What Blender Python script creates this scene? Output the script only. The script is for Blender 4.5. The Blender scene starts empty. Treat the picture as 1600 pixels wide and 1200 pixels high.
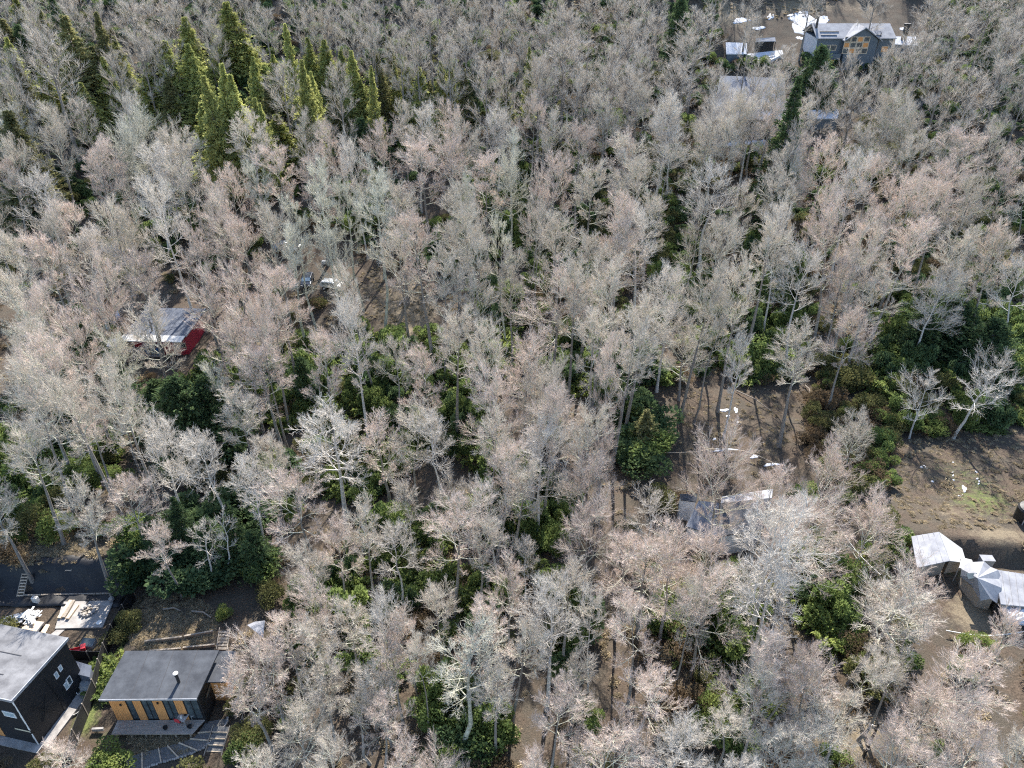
import bpy, math, random
import numpy as np
from mathutils import Vector, Matrix

# ------------------------------------------------------------------ camera, sky, sun, exposure
S = bpy.context.scene
COL = S.collection
CAM_Z = 60.0
PITCH = math.radians(34.0)
FPX = 1200.0                      # focal length in pixels of a 1600 px wide frame
cam_d = bpy.data.cameras.new('camera')
cam_d.lens = 36.0 * FPX / 1600.0
cam_d.sensor_width = 36.0
cam_d.clip_start = 0.5
cam_d.clip_end = 3000.0
cam = bpy.data.objects.new('camera', cam_d)
cam.location = (0, 0, CAM_Z)
cam.rotation_euler = (math.radians(90) - PITCH, 0, 0)
COL.objects.link(cam)
S.camera = cam

SUN_EL = math.radians(37.0)
SUN_AZ = math.radians(9.0)        # from +Y towards +X
world = bpy.data.worlds.new("World")
S.world = world
world.use_nodes = True
wn = world.node_tree.nodes
bg = wn['Background']
sky = wn.new('ShaderNodeTexSky')
sky.sky_type = 'NISHITA'
sky.sun_disc = False
sky.sun_elevation = SUN_EL
sky.sun_rotation = SUN_AZ
sky.altitude = 900
sky.dust_density = 1.0
world.node_tree.links.new(sky.outputs[0], bg.inputs[0])
bg.inputs[1].default_value = 0.14

sun_d = bpy.data.lights.new('sun', 'SUN')
sun_d.energy = 5.0
sun_d.angle = math.radians(0.5)
sun_d.color = (1.0, 0.94, 0.86)
sun = bpy.data.objects.new('sun', sun_d)
sdir = Vector((-math.sin(SUN_AZ) * math.cos(SUN_EL), -math.cos(SUN_AZ) * math.cos(SUN_EL), -math.sin(SUN_EL)))
sun.rotation_euler = sdir.to_track_quat('-Z', 'Y').to_euler()
sun.location = (0, 100, 150)
COL.objects.link(sun)

S.view_settings.view_transform = 'Standard'
S.view_settings.look = 'None'
S.view_settings.gamma = 1.0
S.view_settings.use_curve_mapping = False
S.view_settings.exposure = 1.5
S.render.engine = 'CYCLES'
S.cycles.max_bounces = 5
S.cycles.diffuse_bounces = 3
S.cycles.glossy_bounces = 2
S.cycles.transmission_bounces = 2
S.cycles.use_adaptive_sampling = True
S.cycles.adaptive_threshold = 0.012
S.cycles.use_denoising = False
S.cycles.filter_width = 1.15

rng = np.random.default_rng(7)
rnd = random.Random(11)

# ------------------------------------------------------------------ terrain
PY = np.array([-60, 0, 40, 70, 100, 130, 165, 200, 240, 300, 420, 600], float)
PZ = np.array([4, 2, 0, -1.8, -1.6, 1.0, 11.0, 22.0, 37.5, 66, 120, 190], float)
_yy = np.linspace(-60, 600, 1321)
_zz = np.interp(_yy, PY, PZ)
_k = np.hanning(41); _k /= _k.sum()
_zz = np.convolve(np.pad(_zz, 20, mode='edge'), _k, mode='valid')

def sstep(a, b, x):
    t = np.clip((x - a) / (b - a), 0, 1)
    return t * t * (3 - 2 * t)

def ter(x, y):
    x = np.asarray(x, float); y = np.asarray(y, float)
    z = np.interp(y, _yy, _zz)
    n = (np.sin(x * 0.071 + 1.3) * np.cos(y * 0.063 + 0.4) * 0.8 + np.sin(x * 0.19 + y * 0.11) * 0.30
         + np.sin(x * 0.43 - y * 0.37 + 2.0) * 0.10 + np.sin(x * 0.9 + 1.1) * np.sin(y * 0.83) * 0.05)
    calm = sstep(42, 62, y)
    z = z + n * (0.15 + 0.85 * calm)
    # embankment behind the two dark houses, bank behind the white pavilions
    z = z + 2.3 * sstep(52.0, 54.6, y) * (1 - sstep(-40, -36, x)) * (1 - sstep(58, 85, y))
    z = z + 1.3 * sstep(57.6, 58.8, y + 0.12 * (x - 45)) * sstep(35, 39, x) * (1 - sstep(62, 85, y))
    z = z - 0.5 * np.exp(-((y - 56.6 + 0.12 * (x - 45)) / 0.9) ** 2) * sstep(35, 39, x)
    z = z + 0.7 * sstep(42.3, 43.0, y) * (1 - sstep(-24, -20, x)) * sstep(-36.5, -35.5, x) * (1 - sstep(50, 60, y))
    return z

CP, SP = math.cos(PITCH), math.sin(PITCH)

def ray(px, py):
    u = (px - 800.0) / FPX; v = (600.0 - py) / FPX
    return np.array([u, CP + v * SP, -SP + v * CP])

def at_z(px, py, z):
    d = ray(px, py); t = (z - CAM_Z) / d[2]
    return Vector((d[0] * t, d[1] * t, z))

def ground(px, py, lift=0.0):
    """the point of the terrain (raised by lift) seen at that spot of the picture"""
    d = ray(px, py)
    ts = np.linspace(20, 420, 1601)
    X = d[0] * ts; Y = d[1] * ts; Z = CAM_Z + d[2] * ts
    below = Z < ter(X, Y) + lift
    if not below.any():
        i = len(ts) - 1
    else:
        i = int(np.argmax(below))
    a, b = ts[max(i - 1, 0)], ts[i]
    for _ in range(18):
        m = (a + b) / 2
        if CAM_Z + d[2] * m < ter(d[0] * m, d[1] * m) + lift: b = m
        else: a = m
    return Vector((d[0] * b, d[1] * b, CAM_Z + d[2] * b - lift)), b

def project(x, y, z):
    x = np.asarray(x, float); y = np.asarray(y, float); z = np.asarray(z, float) - CAM_Z
    t = y * CP - z * SP
    v = (y * SP + z * CP) / t
    return 800 + FPX * x / t, 600 - FPX * v, t

# ------------------------------------------------------------------ materials
def newmat(name):
    m = bpy.data.materials.new(name); m.use_nodes = True
    nt = m.node_tree
    return m, nt, nt.nodes, nt.links, nt.nodes['Principled BSDF']

def mat(name, c1, c2=None, rough=0.8, scale=3.0, metallic=0.0, bump=0.0, detail=4, rnd_amt=0.0, stretch=None, spec=0.4):
    m, nt, N, L, b = newmat(name)
    c2 = c2 or tuple(v * 0.7 for v in c1)
    tc = N.new('ShaderNodeTexCoord')
    vec = tc.outputs['Object']
    if stretch:
        mp = N.new('ShaderNodeMapping'); mp.inputs['Scale'].default_value = stretch
        L.new(vec, mp.inputs[0]); vec = mp.outputs[0]
    no = N.new('ShaderNodeTexNoise'); no.inputs['Scale'].default_value = scale
    no.inputs['Detail'].default_value = detail; no.inputs['Roughness'].default_value = 0.65
    L.new(vec, no.inputs['Vector'])
    cr = N.new('ShaderNodeValToRGB')
    cr.color_ramp.elements[0].position = 0.35; cr.color_ramp.elements[1].position = 0.65
    cr.color_ramp.elements[0].color = (*c2, 1); cr.color_ramp.elements[1].color = (*c1, 1)
    L.new(no.outputs['Fac'], cr.inputs[0])
    out = cr.outputs[0]
    if rnd_amt:
        oi = N.new('ShaderNodeObjectInfo')
        mr = N.new('ShaderNodeMapRange'); mr.inputs[3].default_value = 1 - rnd_amt; mr.inputs[4].default_value = 1 + rnd_amt
        L.new(oi.outputs['Random'], mr.inputs[0])
        hs = N.new('ShaderNodeHueSaturation'); L.new(out, hs.inputs['Color']); L.new(mr.outputs[0], hs.inputs['Value'])
        out = hs.outputs[0]
    L.new(out, b.inputs['Base Color'])
    b.inputs['Roughness'].default_value = rough
    b.inputs['Metallic'].default_value = metallic
    b.inputs['Specular IOR Level'].default_value = spec
    if bump:
        bp = N.new('ShaderNodeBump'); bp.inputs['Strength'].default_value = bump; bp.inputs['Distance'].default_value = 0.03
        L.new(no.outputs['Fac'], bp.inputs['Height']); L.new(bp.outputs[0], b.inputs['Normal'])
    return m

def leafmat(name, c1, c2, trans=0.45, scale=0.8, rnd_amt=0.2):
    m, nt, N, L, b = newmat(name)
    nt.nodes.remove(b)
    outn = [n for n in N if n.type == 'OUTPUT_MATERIAL'][0]
    tc = N.new('ShaderNodeTexCoord'); no = N.new('ShaderNodeTexNoise'); no.inputs['Scale'].default_value = scale
    no.inputs['Detail'].default_value = 5
    L.new(tc.outputs['Object'], no.inputs['Vector'])
    cr = N.new('ShaderNodeValToRGB')
    cr.color_ramp.elements[0].position = 0.35; cr.color_ramp.elements[1].position = 0.66
    cr.color_ramp.elements[0].color = (*c2, 1); cr.color_ramp.elements[1].color = (*c1, 1)
    L.new(no.outputs['Fac'], cr.inputs[0])
    oi = N.new('ShaderNodeObjectInfo')
    mr = N.new('ShaderNodeMapRange'); mr.inputs[3].default_value = 1 - rnd_amt; mr.inputs[4].default_value = 1 + rnd_amt
    L.new(oi.outputs['Random'], mr.inputs[0])
    hs = N.new('ShaderNodeHueSaturation'); L.new(cr.outputs[0], hs.inputs['Color']); L.new(mr.outputs[0], hs.inputs['Value'])
    d = N.new('ShaderNodeBsdfDiffuse'); t = N.new('ShaderNodeBsdfTranslucent'); mx = N.new('ShaderNodeMixShader')
    mx.inputs[0].default_value = trans
    L.new(hs.outputs[0], d.inputs[0]); L.new(hs.outputs[0], t.inputs[0])
    L.new(d.outputs[0], mx.inputs[1]); L.new(t.outputs[0], mx.inputs[2])
    L.new(mx.outputs[0], outn.inputs[0])
    return m

# ------------------------------------------------------------------ object helpers
def tag(o, label=None, cat=None, group=None, kind=None):
    if label: o['label'] = label
    if cat: o['category'] = cat
    if group: o['group'] = group
    if kind: o['kind'] = kind
    return o

def thing(name, label, cat, loc=(0, 0, 0), rz=0.0, group=None):
    o = bpy.data.objects.new(name, None); COL.objects.link(o)
    o.location = loc; o.rotation_euler = (0, 0, rz); o.empty_display_size = 0.3
    return tag(o, label, cat, group)

def link(name, me, parent=None, loc=None, rot=None, scale=None):
    o = bpy.data.objects.new(name, me); COL.objects.link(o)
    if parent is not None: o.parent = parent
    if loc is not None: o.location = loc
    if rot is not None: o.rotation_euler = rot
    if scale is not None: o.scale = scale
    return o

class MB:
    """collects boxes, quads, tubes into one mesh"""
    def __init__(s): s.v = []; s.f = []
    def poly(s, pts):
        n = len(s.v); s.v += [tuple(p) for p in pts]; s.f.append(tuple(range(n, n + len(pts)))); return s
    def hexa(s, p):      # 8 points: bottom ring 0-3, top ring 4-7
        n = len(s.v); s.v += [tuple(q) for q in p]
        for f in ((3, 2, 1, 0), (4, 5, 6, 7), (0, 1, 5, 4), (1, 2, 6, 5), (2, 3, 7, 6), (3, 0, 4, 7)):
            s.f.append(tuple(n + i for i in f))
        return s
    def box(s, x0, x1, y0, y1, z0, z1):
        return s.hexa([(x0, y0, z0), (x1, y0, z0), (x1, y1, z0), (x0, y1, z0), (x0, y0, z1), (x1, y0, z1), (x1, y1, z1), (x0, y1, z1)])
    def slab(s, quad, th):   # quad of 4 top points, thickness downward
        q = [Vector(p) for p in quad]
        lo = [p - Vector((0, 0, th)) for p in q]
        return s.hexa(lo + q)
    def beam(s, a, b, w, h=None):
        a = Vector(a); b = Vector(b); h = h or w
        d = (b - a).normalized()
        up = Vector((0, 0, 1)) if abs(d.z) < 0.9 else Vector((0, 1, 0))
        r = d.cross(up).normalized() * w / 2; u = r.normalized().cross(d).normalized() * h / 2
        return s.hexa([a - r - u, a + r - u, b + r - u, b - r - u, a - r + u, a + r + u, b + r + u, b - r + u])
    def tube(s, pts, r, n=8, r1=None, caps=True):
        pts = [Vector(p) for p in pts]; base = len(s.v); m = len(pts)
        for i, p in enumerate(pts):
            d = (pts[min(i + 1, m - 1)] - pts[max(i - 1, 0)]).normalized()
            ref = Vector((0, 0, 1)) if abs(d.z) < 0.9 else Vector((1, 0, 0))
            a = d.cross(ref).normalized(); b = d.cross(a).normalized()
            rr = r if r1 is None else r + (r1 - r) * i / (m - 1)
            for k in range(n):
                t = 2 * math.pi * k / n
                s.v.append(tuple(p + a * math.cos(t) * rr + b * math.sin(t) * rr))
        for i in range(m - 1):
            for k in range(n):
                k2 = (k + 1) % n
                s.f.append((base + i * n + k, base + i * n + k2, base + (i + 1) * n + k2, base + (i + 1) * n + k))
        if caps:
            s.f.append(tuple(base + k for k in range(n))[::-1]); s.f.append(tuple(base + (m - 1) * n + k for k in range(n)))
        return s
    def lathe(s, prof, c=(0, 0, 0), n=14):
        base = len(s.v); m = len(prof)
        for r, z in prof:
            for k in range(n):
                t = 2 * math.pi * k / n
                s.v.append((c[0] + r * math.cos(t), c[1] + r * math.sin(t), c[2] + z))
        for i in range(m - 1):
            for k in range(n):
                k2 = (k + 1) % n
                s.f.append((base + i * n + k, base + i * n + k2, base + (i + 1) * n + k2, base + (i + 1) * n + k))
        s.f.append(tuple(base + k for k in range(n))[::-1]); s.f.append(tuple(base + (m - 1) * n + k for k in range(n)))
        return s
    def mesh(s, name, m, smooth=False):
        me = bpy.data.meshes.new(name); me.from_pydata(s.v, [], s.f); me.update()
        if m: me.materials.append(m)
        if smooth:
            me.shade_smooth()
        return me
    def obj(s, name, m, parent=None, smooth=False, bevel=0.0, **kw):
        o = link(name, s.mesh(name, m, smooth), parent, **kw)
        if bevel:
            bv = o.modifiers.new('bevel', 'BEVEL'); bv.width = bevel; bv.segments = 2; bv.limit_method = 'ANGLE'
        return o

def np_mesh(name, V, quads=None, tris=None, mats=(), qmat=None, tmat=None):
    """fast mesh from numpy arrays"""
    me = bpy.data.meshes.new(name)
    nq = 0 if quads is None else len(quads); nt = 0 if tris is None else len(tris)
    me.vertices.add(len(V)); me.vertices.foreach_set('co', np.ascontiguousarray(V, dtype=np.float32).ravel())
    loops = []
    if nq: loops.append(np.asarray(quads).ravel())
    if nt: loops.append(np.asarray(tris).ravel())
    loops = np.concatenate(loops).astype(np.int32)
    me.loops.add(len(loops)); me.loops.foreach_set('vertex_index', loops)
    me.polygons.add(nq + nt)
    starts = np.concatenate([np.arange(nq) * 4, nq * 4 + np.arange(nt) * 3]).astype(np.int32)
    me.polygons.foreach_set('loop_start', starts)
    mi = np.zeros(nq + nt, np.int32)
    if qmat is not None and nq: mi[:nq] = qmat
    if tmat is not None and nt: mi[nq:] = tmat
    for m in mats: me.materials.append(m)
    me.polygons.foreach_set('material_index', mi)
    me.update(calc_edges=True)
    return me

# ------------------------------------------------------------------ ground sheet
GX = np.concatenate([np.arange(-420, -130, 10.0), np.arange(-130, 130, 0.8), np.arange(130, 421, 10.0)])
GY = np.concatenate([np.arange(-60, 20, 8.0), np.arange(20, 240, 0.8), np.arange(240, 601, 10.0)])
XX, YY = np.meshgrid(GX, GY)
ZZ = ter(XX, YY)
def lump(x, y, s, k):
    return np.sin(x * s + 3.1 * np.sin(y * s * 0.7 + k)) * np.cos(y * s * 1.1 + 2.3 * np.sin(x * s * 0.8 + k * 2))
fine = (np.abs(XX) < 130) & (YY > 20) & (YY < 240)
ZZ = ZZ + np.where(fine, (rng.random(ZZ.shape) - 0.5) * 0.10 * sstep(45, 60, YY) + lump(XX, YY, 0.9, 1.0) * 0.06, 0)
nx, ny = len(GX), len(GY)
idx = np.arange(nx * ny).reshape(ny, nx)
Q = np.stack([idx[:-1, :-1], idx[:-1, 1:], idx[1:, 1:], idx[1:, :-1]], -1).reshape(-1, 4)
V = np.stack([XX, YY, ZZ], -1).reshape(-1, 3)
PXg, PYg, TT = project(V[:, 0], V[:, 1], V[:, 2])

def blob(x, y, cx, cy, rx, ry=None):
    ry = ry or rx
    return np.clip(1.25 - np.hypot((x - cx) / rx, (y - cy) / ry), 0, 1)

def gpt(px, py):
    p, _ = ground(px, py); return p.x, p.y

# cover weights: R = green grass, G = dry straw / tan, B = dark soil
Rw = np.zeros(len(V)); Gw = np.zeros(len(V)); Bw = np.zeros(len(V))
def cover(arr, px, py, rpx, rpy, amt=1.0):
    cx, cy = gpt(px, py)
    _, t = ground(px, py)
    x1, _ = gpt(px + rpx, py); y0 = gpt(px, py + rpy * .7)[1]; y1 = gpt(px, py - rpy * .7)[1]
    arr += amt * blob(V[:, 0], V[:, 1], cx, cy, max(abs(x1 - cx), .5), max((y1 - y0) / 1.4, .5))
for a in [(1520, 755, 70, 40, .42), (1530, 790, 60, 25, .5), (1450, 700, 50, 40, .2), (250, 1150, 60, 30, .5), (145, 1010, 30, 16, .9),
          (135, 1120, 25, 45, .9), (60, 870, 70, 25, .4), (190, 650, 40, 60, .5), (1540, 900, 60, 20, .7), (1330, 1180, 80, 30, .3), (150, 1175, 40, 40, .6),
          (640, 560, 60, 40, .4), (690, 450, 40, 40, .3)]: cover(Rw, *a)
for a in [(1500, 800, 110, 22, .45), (1560, 835, 70, 14, .8), (1530, 960, 60, 40, 1.), (240, 970, 60, 30, .8), (60, 850, 90, 40, .7), (630, 480, 60, 45, .8),
          (420, 490, 70, 30, .8), (400, 540, 60, 25, .7), (1130, 20, 60, 25, 1.), (1250, 10, 60, 16, .8), (1350, 15, 60, 16, .5), (1300, 1150, 100, 40, .8),
          (1420, 1150, 120, 40, .9), (1180, 1030, 40, 10, .8), (1500, 250, 70, 60, .8), (1300, 170, 100, 40, .4), (1440, 720, 90, 60, .15), (1150, 660, 80, 40, .15),
          (200, 590, 60, 30, .5), (1330, 850, 50, 50, .4), (1050, 300, 120, 60, .6), (1250, 330, 100, 60, .6), (1400, 420, 120, 60, .5), (650, 500, 30, 60, .6)]: cover(Gw, *a)
for a in [(80, 940, 140, 30, .8), (100, 1180, 90, 40, 1.), (430, 960, 60, 30, .4), (1300, 640, 90, 50, .4), (250, 890, 130, 30, .4), (110, 1100, 40, 60, .7)]: cover(Bw, *a)
me = np_mesh('ground', V, quads=Q)
ca = me.color_attributes.new('cover', 'FLOAT_COLOR', 'POINT')
cc = np.stack([np.clip(Rw, 0, 1), np.clip(Gw, 0, 1), np.clip(Bw, 0, 1), np.ones(len(V))], -1)
ca.data.foreach_set('color', cc.astype(np.float32).ravel())
me.shade_smooth()
m, nt, N, L, b = newmat('forest_floor')
tc = N.new('ShaderNodeTexCoord')
def noise(scale, detail=6, rough=0.65):
    n = N.new('ShaderNodeTexNoise'); n.inputs['Scale'].default_value = scale; n.inputs['Detail'].default_value = detail
    n.inputs['Roughness'].default_value = rough; L.new(tc.outputs['Object'], n.inputs['Vector']); return n
def ramp(src, p0, c0, p1, c1):
    r = N.new('ShaderNodeValToRGB'); r.color_ramp.elements[0].position = p0; r.color_ramp.elements[1].position = p1
    r.color_ramp.elements[0].color = (*c0, 1); r.color_ramp.elements[1].color = (*c1, 1); L.new(src, r.inputs[0]); return r
def mix(fac, a, b_):
    x = N.new('ShaderNodeMix'); x.data_type = 'RGBA'; L.new(fac, x.inputs['Factor']); L.new(a, x.inputs['A']); L.new(b_, x.inputs['B']); return x.outputs['Result']
n1 = noise(5.5, 9, .75); n2 = noise(0.35, 5); n3 = noise(14, 4, .8)
litter = ramp(n1.outputs['Fac'], .36, (.035, .027, .020), .68, (.15, .112, .082))
litter2 = ramp(n3.outputs['Fac'], .35, (.028, .026, .021), .68, (.13, .108, .082))
base = mix(ramp(n2.outputs['Fac'], .4, (0, 0, 0), .6, (1, 1, 1)).outputs[0], litter.outputs[0], litter2.outputs[0])
straw = ramp(n3.outputs['Fac'], .33, (.085, .068, .048), .72, (.30, .245, .165))
green = ramp(n1.outputs['Fac'], .36, (.045, .062, .022), .66, (.17, .19, .065))
soil = ramp(n3.outputs['Fac'], .35, (.030, .022, .017), .68, (.12, .09, .065))
at = N.new('ShaderNodeAttribute'); at.attribute_name = 'cover'
sp = N.new('ShaderNodeSeparateColor'); L.new(at.outputs['Color'], sp.inputs[0])
def wmask(sock, nz):
    a = N.new('ShaderNodeMath'); a.operation = 'ADD'; L.new(sock, a.inputs[0])
    s_ = N.new('ShaderNodeMath'); s_.operation = 'SUBTRACT'; L.new(nz, s_.inputs[0]); s_.inputs[1].default_value = 0.5
    s2 = N.new('ShaderNodeMath'); s2.operation = 'MULTIPLY'; L.new(s_.outputs[0], s2.inputs[0]); s2.inputs[1].default_value = 1.6
    L.new(s2.outputs[0], a.inputs[1])
    r = N.new('ShaderNodeMapRange'); r.inputs[1].default_value = .30; r.inputs[2].default_value = .75; L.new(a.outputs[0], r.inputs[0]); return r.outputs[0]
n4 = noise(1.4, 8, .7)
c = mix(wmask(sp.outputs[1], n4.outputs['Fac']), base, straw.outputs[0])
c = mix(wmask(sp.outputs[0], n4.outputs['Fac']), c, green.outputs[0])
c = mix(wmask(sp.outputs[2], n4.outputs['Fac']), c, soil.outputs[0])
L.new(c, b.inputs['Base Color']); b.inputs['Roughness'].default_value = 0.95; b.inputs['Specular IOR Level'].default_value = 0.15
bp = N.new('ShaderNodeBump'); bp.inputs['Strength'].default_value = 0.9; bp.inputs['Distance'].default_value = 0.12
L.new(n1.outputs['Fac'], bp.inputs['Height']); L.new(bp.outputs[0], b.inputs['Normal'])
me.materials.append(m)
tag(link('ground', me), kind='structure')

# ------------------------------------------------------------------ shared materials
MT = {}
MT['bark'] = mat('grey_bark', (.30, .275, .245), (.14, .125, .11), .9, 5, bump=.6, rnd_amt=.15, stretch=(3, 3, .8), spec=.2)
MT['bark_moss'] = mat('lichen_bark', (.56, .56, .45), (.27, .26, .20), .9, 3, bump=.5, rnd_amt=.12, spec=.2)
MT['bark_pale'] = mat('pale_bark', (.60, .57, .52), (.32, .30, .27), .9, 4, rnd_amt=.12, spec=.2)
MT['twig_pink'] = mat('pinkish_twigs', (.71, .595, .515), (.52, .43, .37), .9, .6, rnd_amt=.10, spec=.15)
MT['twig_grey'] = mat('grey_twigs', (.65, .58, .495), (.47, .415, .35), .9, .6, rnd_amt=.10, spec=.15)
MT['twig_moss'] = mat('lichen_twigs', (.66, .635, .53), (.49, .47, .395), .9, .6, rnd_amt=.10, spec=.15)
MT['twig_pale'] = mat('pale_twigs', (.69, .635, .56), (.52, .475, .415), .9, .6, rnd_amt=.10, spec=.15)
MT['needle_y'] = leafmat('yellow_green_needles', (.54, .54, .20), (.25, .28, .10), .45)
MT['needle_d'] = leafmat('dark_green_needles', (.16, .22, .095), (.05, .085, .045), .35)
MT['needle_o'] = leafmat('olive_needles', (.37, .345, .165), (.17, .18, .08), .4)
MT['leaf_bright'] = leafmat('bright_green_leaves', (.34, .38, .12), (.12, .17, .055), .5)
MT['leaf_mid'] = leafmat('mid_green_leaves', (.26, .32, .105), (.085, .125, .045), .45)
MT['leaf_olive'] = leafmat('olive_leaves', (.21, .205, .085), (.07, .08, .035), .4)
MT['leaf_rust'] = leafmat('rusty_leaves', (.20, .14, .085), (.09, .075, .05), .35)
MT['leaf_dry'] = leafmat('dry_grass_blades', (.50, .41, .27), (.28, .23, .15), .35)


# ------------------------------------------------------------------ branch maths (all vectorised)
def unit(a): return a / np.maximum(np.linalg.norm(a, axis=-1, keepdims=True), 1e-9)
def bez(P, t):
    t = t[..., None]
    return (1 - t) ** 2 * P[0] + 2 * t * (1 - t) * P[1] + t ** 2 * P[2]
def dbez(P, t):
    t = t[..., None]
    return unit(2 * (1 - t) * (P[1] - P[0]) + 2 * t * (P[2] - P[1]))
def perp(d, r):
    a = r.normal(size=d.shape); a -= (a * d).sum(-1, keepdims=True) * d
    return unit(a)
def spawn(P, L, R, k, t0, t1, a0, a1, lf0, lf1, up, curve, r):
    n = P.shape[1]
    t = t0 + (t1 - t0) * (np.arange(k)[None, :] + r.random((n, k))) / k
    ii = np.repeat(np.arange(n), k); t = t.ravel()
    Pp = P[:, ii]
    pos = bez(Pp, t); tg = dbez(Pp, t)
    a = np.radians(a0 + (a1 - a0) * r.random(len(ii)))[:, None]
    d = tg * np.cos(a) + perp(tg, r) * np.sin(a)
    d[:, 2] += up; d = unit(d)
    ln = L[ii] * (lf0 + (lf1 - lf0) * (1 - t)) * (0.75 + 0.5 * r.random(len(ii)))
    e = d + perp(d, r) * 0.15; e[:, 2] += curve; e = unit(e)
    C = np.stack([pos, pos + d * (ln * .5)[:, None], pos + d * (ln * .5)[:, None] + e * (ln * .5)[:, None]])
    return C, ln, R[ii] * (1 - .75 * t), t
def tubes(P, R0, R1, seg, sides):
    n = P.shape[1]
    ts = np.linspace(0, 1, seg + 1)
    rings = []
    ax0 = None
    for t in ts:
        tt = np.full(n, t); p = bez(P, tt); d = dbez(P, tt)
        if ax0 is None:
            ref = np.tile([0.31, 0.77, 0.55], (n, 1)); ax0 = unit(np.cross(d, ref))
        a = unit(ax0 - (ax0 * d).sum(-1, keepdims=True) * d); b_ = np.cross(d, a)
        rr = (R0 + (R1 - R0) * t)[:, None]
        for k in range(sides):
            th = 2 * math.pi * k / sides
            rings.append(p + (a * math.cos(th) + b_ * math.sin(th)) * rr)
    V = np.stack(rings, 1)                                  # n, (seg+1)*sides, 3
    q = []
    for i in range(seg):
        for k in range(sides):
            k2 = (k + 1) % sides
            q.append([i * sides + k, i * sides + k2, (i + 1) * sides + k2, (i + 1) * sides + k])
    q = np.array(q)
    F = (np.arange(n) * V.shape[1])[:, None, None] + q[None]
    return V.reshape(-1, 3), F.reshape(-1, 4)
def spikes(P, W, r):
    """thin tapering ribbons, one bend: a quad and a triangle each"""
    n = P.shape[1]
    d = dbez(P, np.full(n, .5)); s = perp(d, r) * W[:, None] * .5
    V = np.stack([P[0] - s, P[0] + s, P[1] + s * .8, P[1] - s * .8, P[2]], 1)
    o = (np.arange(n) * 5)[:, None]
    return V.reshape(-1, 3), o + np.array([[0, 1, 2, 3]]), o + np.array([[3, 2, 4]])
class NB:
    def __init__(s): s.V = []; s.Q = []; s.T = []; s.qm = []; s.tm = []; s.n = 0
    def add(s, V, Q=None, T=None, m=0):
        if Q is not None and len(Q): s.Q.append(Q + s.n); s.qm.append(np.full(len(Q), m))
        if T is not None and len(T): s.T.append(T + s.n); s.tm.append(np.full(len(T), m))
        s.V.append(V); s.n += len(V)
    def mesh(s, name, mats):
        return np_mesh(name, np.concatenate(s.V), np.concatenate(s.Q) if s.Q else None, np.concatenate(s.T) if s.T else None, mats,
                       np.concatenate(s.qm) if s.qm else None, np.concatenate(s.tm) if s.tm else None)

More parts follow.
